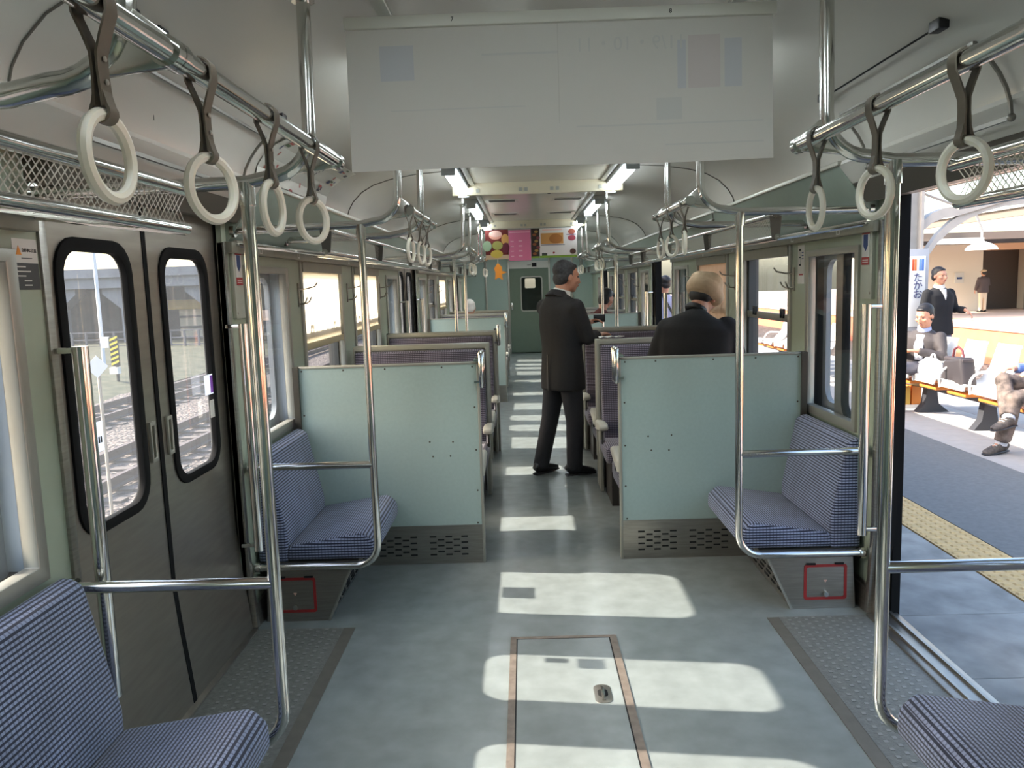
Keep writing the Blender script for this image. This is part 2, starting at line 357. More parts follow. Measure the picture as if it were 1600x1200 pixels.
# ------------------------------------------------------------------ windows
nwin = [0]
def win(s, y0, y1, z0, z1, sash, depth=True):
    nwin[0] += 1
    o = thing('window_%d' % nwin[0], kind='structure', loc=(s * W, (y0 + y1) / 2, z0))
    a, b = s * (W - 0.012), s * (W + 0.03)
    frame_prism(rect_pts(y0 - .03, y1 + .03, z0 - .03, z1 + .02), rect_pts(y0 + .012, y1 - .012, z0 + .012, z1 - .012), 'x', a, b).build('window_frame', m_alu, o, bev=.003)
    if sash:
        zm = 1.24
        MB().box(s * 1.395, s * 1.425, y0, y1, zm - .022, zm + .022).build('middle_rail', m_alu, o, bev=.003)
        frame_prism(rect_pts(y0, y1, z0, z1), rect_pts(y0 + .035, y1 - .035, z0 + .03, z1 - .03), 'x', s * 1.40, s * 1.447).build('sash_frame', mat('sash_dark', (78, 80, 80), .45, metal=.5), o)
        for yy in (y0 + .2, y1 - .2): frame_prism(rect_pts(yy - .03, yy + .03, zm, zm + .055), rect_pts(yy - .018, yy + .018, zm - .0, zm + .043), 'x', s * 1.385, s * 1.40).build('latch', m_black, o)
        MB().box(s * 1.415, s * 1.419, y0 + .02, y1 - .02, z0 + .02, zm).build('pane', m_glass, o)
        MB().box(s * 1.425, s * 1.429, y0 + .02, y1 - .02, zm, z1 - .02).build('pane', m_glass, o)
        MB().box(s * 1.352, s * 1.40, y0 + .0, y1 - .0, z1 - .045, z1 + .01).build('blind_housing', m_band, o)
    else:
        MB().box(s * 1.384, s * 1.388, y0 + .0, y1 - .0, z0 + .0, z1 - .0).build('pane', m_glass, o)
        frame_prism(rrect(y0 - .01, y1 + .01, z0 - .01, z1 + .01, .02), rrect(y0 + .03, y1 - .03, z0 + .03, z1 - .03, .08), 'x', s * 1.449, s * 1.475).build('outer_frame', mat('outer_frame_grey', (150, 156, 160), .5), o)
        if s < 0:
            for yy in (y0 - .004, y1): MB().box(s * 1.392, s * 1.45, yy, yy + .004, z0, z1).build('reveal', mat('reveal_pale', (186, 196, 202), .6), o)
        MB().box(s * 1.46, s * 1.464, y0 + .04, y1 - .04, z0 + .04, z1 - .03).build('pane', m_glass, o)
        for zz in (z0 + .05, z0 + .2): MB().box(s * 1.35, s * 1.36, y0 - .028 if s < 0 else y1 + .008, y0 - .008 if s < 0 else y1 + .028, zz, zz + .03).build('catch', m_chrome, o)
    return o
for s in (-1, 1):
    for p in POCK: win(s, *p, False)
    for p in MAIN: win(s, *p, True)
# stickers on the glass that cast shapes on the floor
# ------------------------------------------------------------------ doors
ndoor = [0]
def leaf(parent, s, y0, y1, seam_hi):
    # one door leaf; its lower part bends inwards
    xs = s * 1.405; t = .03
    wy0, wy1 = (y0 + .122, y1 - .133) if seam_hi else (y0 + .120, y1 - .137)
    prf = [(s * 1.360, 0.012), (s * 1.371, .13), (s * 1.388, .29), (s * 1.402, .46), (xs, .78)]
    low = MB().prism(prf + [(x + s * t, z) for x, z in prf[::-1]], 'y', y0, y1)
    low.build('lower_panel', m_doorsteel, parent)
    o, i = rrect(y0, y1, .78, 1.80, .004), rrect(wy0 - .03, wy1 + .03, .785, 1.655, .10)
    frame_prism(o, i, 'x', xs, xs + s * t).build('upper_panel', m_doorsteel, parent)
    g = frame_prism(rrect(wy0 - .038, wy1 + .038, .782, 1.66, .105), rrect(wy0, wy1, .815, 1.62, .075), 'x', xs - s * .008, xs + s * .018).build('window_gasket', m_rubber, parent, bev=.003)
    MB().box(xs + s * .012, xs + s * .016, wy0 - .02, wy1 + .02, .80, 1.64).build('pane', m_glass_door, parent)
    ye = y1 if seam_hi else y0; k = 1 if seam_hi else -1
    prf2 = [(s * 1.358, 0.012), (s * 1.369, .13), (s * 1.386, .29), (s * 1.400, .46), (s * 1.403, 1.80)]
    MB().prism(prf2 + [(s * 1.437, 1.8), (s * 1.437, .46), (s * 1.39, .012)], 'y', ye - k * .004, ye + k * .0095).build('edge_seal', m_rubber, parent)
    hy = ye - k * .055
    h = frame_prism(rect_pts(hy - .02, hy + .02, .92, 1.06), rect_pts(hy - .011, hy + .011, .935, 1.045), 'x', xs - s * .012, xs).build('pull_recess', m_alu, parent, bev=.003)
    MB().box(xs - s * .003, xs - s * .001, hy - .011, hy + .011, .935, 1.045).build('recess_back', mat('olive', (88, 88, 72), .6), h)
    return wy0, wy1
for s in (-1, 1):
    for i, dy in enumerate(DOORS):
        ndoor[0] += 1
        o = thing('door_%d' % (ndoor[0] if ndoor[0] < 7 else ndoor[0] + 2), kind='structure', loc=(s * 1.41, dy + DW / 2, 0))
        if s < 0:
            leaf(o, s, dy + .002, dy + .615, True); leaf(o, s, dy + .635, dy + DW - .002, False)
        else:
            leaf(o, s, dy - .60, dy + .015, True); leaf(o, s, dy + DW - .035, dy + DW + .58, False)
        # opening trims
        for yy, k in ((dy, -1), (dy + DW, 1)):
            prf = [(s * 1.338, .012), (s * 1.360, .4), (s * 1.362, 1.70)]
            MB().prism(prf + [(s * 1.395, 1.70), (s * 1.395, .4), (s * 1.38, .012)], 'y', yy, yy + k * .032).build('jamb_trim', m_steel, o, bev=.003)
        MB().prism([(s * 1.258, 1.856), (s * 1.318, 1.778), (s * 1.45, 1.795), (s * 1.45, 1.856)], 'y', dy - .06, dy + DW + .05).build('door_header', mat('lintel_steel', (112, 104, 94), .4, metal=.7), o)
        for yy in (dy - .004, dy + DW - .004): MB().box(s * 1.442, s * 1.478, yy, yy + .008, .0, 1.80).build('outer_seal', m_rubber, o)
        sill = MB().box(s * 1.335, s * 1.47, dy, dy + DW, -.01, .012).build('door_sill', m_steel, o, bev=.004)
        for x in (1.375, 1.435): MB().box(s * (x - .006), s * (x + .006), dy, dy + DW, .012, .022).build('sill_rail', m_steel, sill)
        # anti-slip floor plates
        MB().box(s * .955, s * 1.335, dy, dy + DW, .0, .004).build('threshold_plate', m_plate, o)
        MB().box(s * .905, s * .955, dy, dy + DW, .0, .003).build('threshold_edge', mat('edge_strip', (108, 104, 94), .6, noise_amt=.2), o)
        if i == 0:
            sl_ = MB()
            for a in range(9):
                for b in range(29):
                    sl_.box(s * (.985 + a * .036), s * (.985 + a * .036 + .014), dy + .03 + b * .042 + (a % 2) * .02, dy + .045 + b * .042 + (a % 2) * .02, .004, .0055)
            sl_.build('tread_studs', mat('stud', (136, 137, 131), .5), o, kind='stuff', smooth=False)
    # corner pillars of lighter green beside the doors are the wall itself; lower skirting
    for a, b in ((Y0, 2.01), (3.39, 7.96), (9.34, 13.91), (15.29, Y1)):
        MB().prism([(s * 1.345, 0), (s * 1.357, .10), (s * 1.37, .10), (s * 1.37, 0)], 'y', a, b).build('baseboard_' + ('left' if s < 0 else 'right'), m_steel, kind='structure')

# floor hatch
h = thing('floor_hatch', 'flush floor inspection hatch with worn trim strips and sunken lifting ring', 'hatch', (0, 2.4, 0))
MB().box(-.186, .196, 1.55, 3.19, 0, .004).build('hatch_panel', m_floor, h)
for x0, x1 in ((-.216, -.191), (.201, .229)): MB().box(x0, x1, 1.5, 3.19, 0, .005).build('trim_strip', m_hatchf, h)
MB().box(-.216, .229, 3.19, 3.212, 0, .005).build('trim_strip', m_hatchf, h)
for x in (-.1885, .1985): MB().box(x - .0025, x + .0025, 1.55, 3.19, 0, .0044).build('seam', m_dark, h)
MB().box(-.186, .196, 3.187, 3.192, 0, .0044).build('seam', m_dark, h)
hp = MB().prism(rrect(.095, .157, 2.66, 2.79, .026), 'z', .003, .007).build('handle_plate', m_steel, h, bev=.001)
MB().prism(rrect(.108, .144, 2.70, 2.755, .016), 'z', .0069, .0075).build('handle_recess', m_dark, hp)
MB().tube([(.126, 2.675, .009), (.126, 2.70, .016), (.126, 2.74, .016), (.126, 2.765, .009)], .007, 8).build('lift_ring', m_chrome, hp)

# ------------------------------------------------------------------ partitions, benches, box seats
SIDE = {-1: 'on the track side', 1: 'on the platform side'}
ORD = {0: 'nearest the camera', 1: 'beyond the first doorway'}
slot_me = MB().box(-.0175, .0175, -.002, .002, -.004, .004).mesh('vent_slot', smooth=False)
screw_me = MB().ell((0, 0, 0), (.005, .002, .005), nu=8, nv=4).mesh('screw')
def vent_piece(me, nm, mt, parent, loc):
    o = link(nm, me, mt, parent); o.location = Vector(loc) - world_loc(parent); return o
def partition(s, y, face, label, detail=True):
    # face = -1: the plain green side looks towards the camera
    o = thing('seat_partition', label, 'partition', (s * .85, y, 0), 'green partitions beside the doorways')
    x0, x1 = .372, 1.335
    MB().box(s * x0, s * x1, y - .013, y + .013, .212, 1.082).build('panel', m_green, o)
    MB().box(s * x0, s * x1, y - .016, y + .016, 0, .212).build('kick_panel', m_steel, o)
    MB().box(s * (x0 - .006), s * x1, y - .018, y + .018, 1.078, 1.090).build('top_trim', m_trim, o, bev=.003)
    MB().box(s * (x0 - .008), s * (x0 + .006), y - .018, y + .018, .0, 1.09).build('edge_trim', m_trim, o, bev=.003)
    MB().box(s * 1.315, s * 1.345, y - .03, y + .03, .212, 1.20 if False else 1.09).build('wall_bracket', mat('bracket_dark', (70, 66, 58), .5, metal=.3), o)
    if detail:
        yf = y + face * .0165
        for g in (.56, .835):
            for rr in range(7):
                for cc in range(2 if rr % 2 else 3):
                    vent_piece(slot_me, 'vent_slot', m_dark, o, (s * (g - .085 + cc * .085 + (.0425 if rr % 2 else 0)), yf, .150 - rr * .0165))
        yf = y + face * .0135
        for x, z in [(.40, 1.065), (.56, 1.066), (.86, 1.066), (1.08, 1.066), (1.30, 1.066), (.395, .85), (.395, .62), (.395, .40), (1.30, .83), (.64, .67), (.517, .667), (.626, .59), (.533, .591), (.40, .222), (.62, .205), (.9, .205)]:
            vent_piece(screw_me, 'screw', mat('screw_dark', (70, 66, 52), .5), o, (s * x, yf, z))
    # grab handle at the aisle corner
    grab(o, s, .352, y - .02 * face, True)
    return o
def grab(o, s, x, y, two=False):
    for dx, dy in (((0, -.05), (-.0, .03)) if two else ((0, 0),)):
        g = MB().tube([(s * (x + dx), y + dy, .955), (s * (x + dx), y + dy, .965), (s * (x + dx), y + dy, 1.135), (s * (x + dx), y + dy, 1.145)], [.010, .0155, .0155, .010], 12).build('grab_handle', m_chrome, o)
        for z in (.985, 1.10): MB().box(s * (x - .004), s * .39, y + dy - .008, y + dy + .008, z - .006, z + .006).build('handle_mount', m_chrome, g)
def cushion(name, pts, x0, x1, mt, parent, axis='x', bev=.03):
    return MB().prism(pts, axis, x0, x1).build(name, mt, parent, bev=bev, seg=3)
def box_seat(s, yb, f, label):
    # yb: plane of the back; f = +1 faces forward (away from the camera), -1 faces the camera
    o = thing('box_seat', label, 'seat', (s * .85, yb + f * .25, 0), 'plum box seats between the doorways')
    X0, X1 = .405, 1.325
    Y = lambda t: yb + f * t
    MB().box(s * .372, s * 1.33, Y(.004), Y(.024), .25, 1.085).build('back_shell', m_trim, o, bev=.004)
    frame_prism(rect_pts(.376, 1.33, .44, 1.085), rect_pts(.402, 1.315, .40, 1.052), 'y', Y(.02), Y(.055)).xf(Matrix.Scale(s, 4, (1, 0, 0))).build('back_frame', m_trim, o, bev=.004)
    cushion('backrest', [(Y(.03), .36), (Y(.03), 1.05), (Y(.075), 1.045), (Y(.105), .80), (Y(.15), .60), (Y(.155), .36)], s * X0, s * (X1 - .01), m_plum, o, bev=.018)
    cushion('seat_cushion', [(Y(.10), .31), (Y(.10), .40), (Y(.35), .425), (Y(.56), .43), (Y(.575), .33), (Y(.50), .30)], s * (X0 - .02), s * X1, m_plum, o)
    MB().box(s * .43, s * 1.32, Y(.06), Y(.44), 0, .31).build('seat_base', mat('base_dark', (66, 62, 58), .5, metal=.3), o)
    MB().prism([(Y(.02), .02), (Y(.02), .5), (Y(.13), .5), (Y(.10), .3), (Y(.13), .02)], 'x', s * .385, s * .408).build('side_frame', m_trim, o, bev=.004)
    MB().prism([(Y(.05), .45), (Y(.05), .52), (Y(.33), .545), (Y(.385), .53), (Y(.385), .50), (Y(.30), .485)], 'x', s * .358, s * .42).build('armrest', m_beige, o, bev=.014, seg=3)
    MB().tube([(s * .39, Y(.33), .49), (s * .39, Y(.33), .40)], .012, 8).build('armrest_post', m_chrome, o)
    return o
def bench(s, y0, y1, door_end, label):
    # longitudinal two-place bench; door_end = -1 when the doorway lies at y0
    o = thing('side_bench', label, 'bench', (s * 1.1, (y0 + y1) / 2, 0), 'blue checked benches beside the doorways')
    X = lambda x: s * x
    MB().prism([(X(.825), .275), (X(.825), .355), (X(.87), .398), (X(1.22), .345), (X(1.235), .275)], 'y', y0, y1).build('seat_cushion', m_blue, o, bev=.022, seg=3)
    MB().prism([(X(1.215), .27), (X(1.215), .40), (X(1.285), .745), (X(1.318), .765), (X(1.352), .765), (X(1.352), .27)], 'y', y0, y1).build('backrest', m_blue, o, bev=.02, seg=3)
    MB().prism([(X(.90), .248), (X(.90), .272), (X(1.33), .272), (X(1.33), .248)], 'y', y0, y1).build('seat_pan', m_steel, o)
    a, b = (y0 - .015, y1) if door_end < 0 else (y0, y1 + .015)
    bx = MB().prism([(X(1.042), 0), (X(.93), .25), (X(1.31), .25), (X(1.325), 0)], 'y', a, b).build('heater_box', m_steel, o)
    MB().prism([(X(1.036), 0), (X(.922), .252), (X(.932), .252), (X(1.048), 0)], 'y', a - .004 if door_end < 0 else b - .008, a + .008 if door_end < 0 else b + .004).build('corner_strip', m_alu, bx)
    yf = a if door_end < 0 else b; k = door_end
    frame_prism(rrect(1.095, 1.285, .042, .205, .012), rrect(1.107, 1.273, .054, .193, .008), 'y', yf, yf + k * .003).xf(Matrix.Scale(s, 4, (1, 0, 0))).build('hatch_outline', m_red, bx)
    for x in (1.125, 1.25): MB().box(X(x - .02), X(x + .02), yf, yf + k * .006, .204, .212).build('hinge', m_dark, bx)
    MB().tube([(X(1.19), yf, .07), (X(1.19), yf + k * .018, .07)], .011, 10).build('knob', m_chrome, bx)
    MB().prism([(X(1.182), .133), (X(1.198), .133), (X(1.19), .120)], 'y', yf, yf + k * .002).build('arrow_mark', mat('arrow_pink', (236, 190, 170), .6), bx)
    n = 7
    for i in range(n):
        yy = y0 + (y1 - y0) * (i + .5) / n
        for z in (.07, .12, .17):
            x = 1.042 - (.112 / .25) * z
            MB().box(X(x - .004), X(x + .003), yy - .03, yy + .03, z - .006, z + .006).build('louver', m_dark, bx)
    return o
def sofa_frame(s, y, label, inward):
    # stanchion with armrest bar and curved lower bar, rising to the overhead pipe, which bends up to the ceiling
    o = thing('grab_pole', label, 'grab pole', (s * .8, y, .25), 'chrome grab poles at the bench ends')
    R = .017
    low = [(s * 1.345, y, .262), (s * .90, y, .262)] + [(s * (.90 - .10 * math.sin(a)), y, .362 - .10 * math.cos(a)) for a in [PI / 2 * i / 6 for i in range(1, 7)]]
    MB().tube(low + [(s * .80, y, 1.76)], R, 14).build('stanchion', m_chrome, o)
    MB().tube([(s * 1.345, y, .72), (s * .80, y, .72)], R * .95, 14).build('armrest_bar', m_chrome, o)
    for z in (.262, .72): MB().tube([(s * 1.352, y, z), (s * 1.33, y, z)], .026, 14).build('flange', m_chrome, o)
    MB().tube([(s * .80, y, 1.70), (s * .80, y, 1.757)], .021, 14).build('collar', m_chrome, o)
    arch_pipe(s, y, None, 1, o)
    return o
def arch_pipe(s, y, label, gdir, o=None):
    o = o or thing('overhead_pipe', label, 'handrail', (s * .8, y, 1.757), 'arched overhead pipes')
    R = .017; zc = 1.757
    path = [(s * 1.345, y, zc - .008), (s * .80, y, zc)] + [(s * (.74 - .105 * math.sin(a)), y, zc + .012 + .105 * (1 - math.cos(a))) for a in [PI / 2 * i / 7 for i in range(0, 8)]] + [(s * .63, y, 2.19)]
    MB().tube(path, R, 14).build('arched_pipe', m_chrome, o)
    MB().tube([(s * 1.353, y, zc - .008), (s * 1.335, y, zc - .008)], .028, 14).build('flange', m_chrome, o)
    MB().tube([(s * .63, y, 2.178), (s * .63, y, 2.19)], .028, 14).build('flange', m_chrome, o)
    MB().prism([(s * .70, 1.772), (s * .575, 1.785), (s * .565, 1.805), (s * .575, 1.825), (s * .632, 1.87), (s * .66, 1.80)], 'y', y - .006, y + .006).build('gusset_plate', m_chrome, o, bev=.002)
    return o
def strap_rail(s, y0, y1, label):
    o = thing('strap_rail', label, 'handrail', (s * .58, (y0 + y1) / 2, 1.80), 'chrome rails the straps hang from')
    MB().tube([(s * .58, y0, 1.805), (s * .58, y1, 1.805)], .0165, 14).build('rail', m_chrome, o)
    for y in (y0, y1): MB().tube([(s * .58, y - .012, 1.805), (s * .58, y + .012, 1.805)], .021, 14).build('end_cap', m_chrome, o)
    return o
def make_strap(yaw_rnd=0):
    o = thing('hanging_strap', None, None, (0, 0, 0))
    w = .024; t = .0028
    for k in (-1, 1):
        pth = [(k * .0045, 0, -.112), (k * .004, 0, -.095), (k * .003, 0, -.075), (k * .0035, 0, -.055), (k * .010, 0, -.035), (k * .019, 0, -.012), (k * .0195, 0, .004)] + [(k * .0195 * math.cos(a), 0, .004 + .0165 * math.sin(a)) for a in (.5, 1.0, 1.45)]
        MB().ribbon(pth, (0, 1, 0), w, t).build('band', m_strap, o)
    lp = [(-.004, 0, -.095)] + [(.0105 * math.cos(a), 0, -.118 + .0105 * math.sin(a)) for a in [PI - .7 + (PI + 1.4) * i / 10 for i in range(11)]] + [(.004, 0, -.095)]
    MB().ribbon(lp, (0, 1, 0), .020, .0035).build('loop', m_strap, o)
    for z in (-.06, -.085): MB().ell((.007, 0, z), (.002, .0035, .0035), nu=8, nv=4).build('rivet', m_alu, o)
    rg = thing('ring_pivot'); bpy.data.objects.remove(rg)
    rb = MB(); n = 36; rr = .0455; vs = []
    for i in range(n):
        a = 2 * PI * i / n
        for k in range(8):
            b = 2 * PI * k / 8; q = rr + .0078 * math.cos(b); vs.append((0, q * math.sin(a), -.1655 + q * math.cos(a))); vs[-1] = (.0075 * math.sin(b), vs[-1][1], vs[-1][2])
    fs = [(i * 8 + k, i * 8 + (k + 1) % 8, ((i + 1) % n) * 8 + (k + 1) % 8, ((i + 1) % n) * 8 + k) for i in range(n) for k in range(8)]
    rb.add(vs, fs).build('ring', m_ring, o)
    return o
strap_proto = make_strap()
_first = [True]
def put_strap(x, y, label, yaw, ringyaw):
    if _first[0]: o = strap_proto; _first[0] = False
    else: o = dup(strap_proto)
    o.location = (x, y, 1.805)
    o.rotation_euler = (random.uniform(-.03, .03), random.uniform(-.03, .03), 0)
    for c in o.children:
        if c.name.startswith('ring'): c.rotation_euler = (0, 0, ringyaw)
    tag(o, label, 'strap', 'ivory ring straps')
    return o

Y_B0, Y_B1 = 3.455, 4.14
names_b = {}
for s in (-1, 1):
    sd = SIDE[s]
    partition(s, 4.165, -1, 'pale green partition %s closing off the first box seats' % sd)
    partition(s, 7.06, 1, 'pale green partition %s just before the second doorway' % sd, False)
    partition(s, 4.165 + PITCH, -1, 'pale green partition %s just past the second doorway' % sd, False)
    bench(s, 3.455, 4.145, -1, 'blue checked two-place bench %s against the first green partition' % sd)
    bench(s, 1.28, 1.985, 1, 'blue checked bench %s at the very bottom corner of the photo' % sd)
    bench(s, 9.42, 10.09, -1, 'blue checked bench %s past the second doorway' % sd)
    box_seat(s, 4.185, 1, 'plum box seat %s backing onto the first green partition' % sd)
    box_seat(s, 5.615, -1, 'plum box seat %s facing the camera across the first bay' % sd)
    box_seat(s, 5.615, 1, 'plum box seat %s back to back with the first camera-facing seat' % sd)
    box_seat(s, 7.04, -1, 'plum box seat %s facing the camera in the second bay' % sd)
    box_seat(s, 10.135, 1, 'plum box seat %s behind the partition past the second doorway' % sd)
    box_seat(s, 11.56, -1, 'plum box seat %s facing the camera beyond the second doorway' % sd)
    box_seat(s, 11.56, 1, 'plum box seat %s in the fourth bay, facing away' % sd)
    box_seat(s, 13.0, -1, 'plum box seat %s farthest down the car' % sd)
    for i, (y, wd) in enumerate(((2.02, 'bottom-corner'), (3.42, 'first full-view'), (7.97, 'before the second doorway'), (9.38, 'past the second doorway'))):
        sofa_frame(s, y, ['thick chrome pole %s at the end of the bottom-corner bench', 'chrome pole %s in front of the first green partition', 'thin chrome pole %s just before the second doorway', 'thin chrome pole %s past the second doorway'][i] % sd, 1)
    for i, y in enumerate((1.10, 4.17, 7.05, 10.12)):
        arch_pipe(s, y, 'arched chrome ceiling pipe %s, %s one from the camera' % (sd, ('first', 'second', 'third', 'fourth', 'fifth', 'sixth', 'seventh', 'eighth')[i]), 1)
    for i, (a, b) in enumerate(((.1, 1.10), (1.12, 2.05), (3.37, 4.20), (7.02, 8.0), (9.33, 10.15))):
        strap_rail(s, a, b, 'chrome strap rail %s, %s one along the car' % (sd, ('first', 'second', 'third', 'fourth', 'fifth')[i]))
nth = ('first', 'second', 'third', 'fourth', 'fifth', 'sixth', 'seventh', 'eighth', 'ninth', 'tenth', 'eleventh')
LS = [(.912, -.05), (1.205, -.38), (1.506, -.09), (1.80, -.45), (3.345, -.12), (3.654, -.2), (3.943, -.25), (7.15, -.3), (7.42, -.5), (7.7, -.2), (9.55, -.4), (9.85, -.5)]
RS = [(1.303, .31), (1.607, .26), (1.933, .0), (3.486, -.1), (3.80, .42), (4.10, .16), (7.12, .3), (7.40, .5), (7.68, .2), (9.55, .4), (9.85, .5)]
# ring yaw is measured from the aisle direction
for s, L in ((-1, LS), (1, RS)):
    for i, (y, a) in enumerate(L):
        put_strap(s * .58, y, 'ivory ring strap %s, %s of the row counted from the camera' % (SIDE[s], (nth + ('twelfth',))[i]), 0, a)

# ------------------------------------------------------------------ luggage racks
m_wire = mat('rack_wire', (188, 184, 172), .35, metal=.8)
def rack(s, y0, y1, label, pitch, full=True):
    o = thing('luggage_rack', label, 'luggage rack', (s * 1.1, (y0 + y1) / 2, 1.7), 'wire luggage racks over the windows')
    R = .0155
    MB().tube([(s * .948, y0, 1.742), (s * .948, y1, 1.742)], R, 12).build('front_tube', m_chrome, o)
    MB().tube([(s * .958, y0 + .01, 1.648), (s * .958, y1 - .01, 1.648)], R * .85, 12).build('lower_tube', m_chrome, o)
    MB().tube([(s * 1.335, y0, 1.70), (s * 1.335, y1, 1.70)], .011, 8).build('wall_tube', m_chrome, o)
    ends = []
    yy = y0
    while yy < y1 - .2: ends.append(yy + .015); yy += 1.25
    ends.append(y1 - .015)
    for y in ends:
        if y0 > 1: MB().prism([(s * .925, 1.735), (s * .975, 1.735), (s * .968, 1.645), (s * .935, 1.645)], 'y', y - .004, y + .004).build('end_plate', mat('plate_dark', (92, 90, 84), .4, metal=.6), o)
        MB().tube([(s * .958, y, 1.64), (s * 1.335, y, 1.69)], .008, 8).build('cross_rod', m_chrome, o)
    net = MB()
    def surf(u, y):   # u 0..1 from the front tube round the lower tube to the wall
        if u < .2: return (s * (.950 + .02 * u), y, 1.735 - .085 * u / .2)
        k = (u - .2) / .8; return (s * (.956 + .375 * k), y, 1.650 - .012 * math.sin(PI * k) + .046 * k)
    t = .0016
    L = y1 - y0; n = int(L / pitch)
    seg = [0, .2, .47, .74, 1.0]
    for i in range(-int(.46 / pitch), n):
        for d_ in (1, -1):
            pts = []
            for u in seg:
                y = y0 + i * pitch + d_ * u * .46 + (0 if d_ > 0 else .46)
                if y0 <= y <= y1: pts.append(surf(u, y))
            if len(pts) >= 2:
                for p, q in zip(pts, pts[1:]):
                    pv = [(p[0], p[1] - t, p[2] - t), (p[0], p[1] + t, p[2] - t), (p[0], p[1], p[2] + t), (q[0], q[1] - t, q[2] - t), (q[0], q[1] + t, q[2] - t), (q[0], q[1], q[2] + t)]
                    net.add(pv, [(0, 1, 4, 3), (1, 2, 5, 4), (2, 0, 3, 5)])
    net.build('net', m_wire, o, kind='stuff', smooth=False)
    return o
for s in (-1, 1):
    sd = SIDE[s]
    rack(s, .1, 2.03, 'chrome wire luggage rack %s at the top corner, over the nearest bench' % sd, .022)
    rack(s, 3.41, 7.98, 'long wire luggage rack %s between the first and second doorways' % sd, .022)
    rack(s, 9.35, 13.9, 'long wire luggage rack %s past the second doorway' % sd, .04)

# ------------------------------------------------------------------ grab bars on the door pillars, stickers, covers, hooks
def door_bar(s, y, label):
    o = thing('door_grab_bar', label, 'grab bar', (s * 1.30, y, .38), 'vertical grab bars beside the doors')
    MB().tube([(s * 1.297, y, .375), (s * 1.297, y, 1.358)], .0205, 14).build('bar', m_chrome, o)
    for z in (.40, 1.348): MB().box(s * 1.28, s * 1.37, y - .012, y + .012, z - .008, z + .008).build('mount', m_chrome, o, bev=.003)
for s in (-1, 1):
    for y, t in ((2.09, 'nearer side of the first doorway'), (3.325, 'farther side of the first doorway'), (8.04, 'nearer side of the second doorway'), (9.275, 'farther side of the second doorway')):
        door_bar(s, y, 'vertical chrome bar %s, %s' % (SIDE[s], t))
def cover(s):
    o = thing('cock_cover', 'flat steel door-valve cover %s under the arrow sticker' % SIDE[s], 'cover', (s * 1.37, 3.47, 1.38))
    MB().box(s * 1.352, s * 1.37, 3.415, 3.525, 1.375, 1.70).build('cover_plate', mat('cover_grey', (170, 172, 158), .4), o, bev=.003)
    for z in (1.40, 1.67): MB().ell((s * 1.351, 3.43, z), (.003, .006, .006), nu=8, nv=4).build('screw', m_steel, o)
    st = thing('arrow_sticker', 'red, white and blue arrow sticker %s above the door-valve cover' % SIDE[s], 'sticker', (s * 1.351, 3.47, 1.53))
    x0, x1 = s * 1.3515, s * 1.3500
    MB().box(x0, x1, 3.438, 3.508, 1.53, 1.662).build('backing', m_white, st)
    x0, x1 = s * 1.3500, s * 1.3490
    MB().box(x0, x1, 3.434, 3.512, 1.650, 1.672).build('red_band', m_red, st)
    MB().box(x0, x1, 3.436, 3.510, 1.520, 1.553).build('red_band', m_red, st)
    MB().prism([(3.452, 1.648), (3.494, 1.648), (3.494, 1.600), (3.473, 1.578), (3.452, 1.600)], 'x', x0, x1).build('arrow', m_bluep, st)
    for k in range(2): MB().box(s * 1.3492, s * 1.3484, 3.445, 3.500, 1.530 + k * .009, 1.533 + k * .009).build('small_print', m_white, st)
for s in (-1, 1): cover(s)
ho = 0
for s in (-1, 1):
    for y, t in ((4.43, 'before the first big window'), (5.665, 'between the two big windows'), (6.95, 'after the second big window'), (10.38, 'far off past the second doorway'), (11.62, 'far off between the distant windows')):
        o = thing('coat_hook', 'double metal coat hook %s %s' % (SIDE[s], t), 'coat hook', (s * 1.37, y, 1.5), 'double coat hooks on the window pillars')
        for yy, zz, ln in ((.06, 1.51, .10), (-.03, 1.43, .05), (.05, 1.43, .05)):
            MB().tube([(s * 1.365, y, zz - .015), (s * 1.33, y + yy * .5, zz - .012), (s * (1.35 - ln * .6), y + yy, zz), (s * (1.345 - ln * .7), y + yy * 1.05, zz + .022)], .0045, 6).build('prong', m_steel, o)
        MB().box(s * 1.362, s * 1.372, y - .012, y + .012, 1.40, 1.53).build('hook_plate', m_steel, o)
# window notice on the platform-side pillar
o = thing('emergency_notice', 'small white notice with a black window pictogram on the platform-side pillar', 'notice', (1.37, 4.35, 1.5))
MB().box(1.3685, 1.3705, 4.275, 4.375, 1.44, 1.645).build('backing', m_white, o)
frame_prism(rect_pts(4.325, 4.36, 1.535, 1.625), rect_pts(4.333, 4.352, 1.545, 1.615), 'x', 1.3680, 1.3687).build('pictogram', m_dark, o)
MB().box(1.3680, 1.3687, 4.333, 4.352, 1.577, 1.583).build('pictogram_bar', m_dark, o)
for k in range(3): MB().box(1.3680, 1.3687, 4.288, 4.316, 1.57 + k * .016, 1.575 + k * .016).build('text_line', m_bluep, o)
MB().box(1.3680, 1.3687, 4.295, 4.355, 1.485, 1.493).build('red_line', m_red, o)
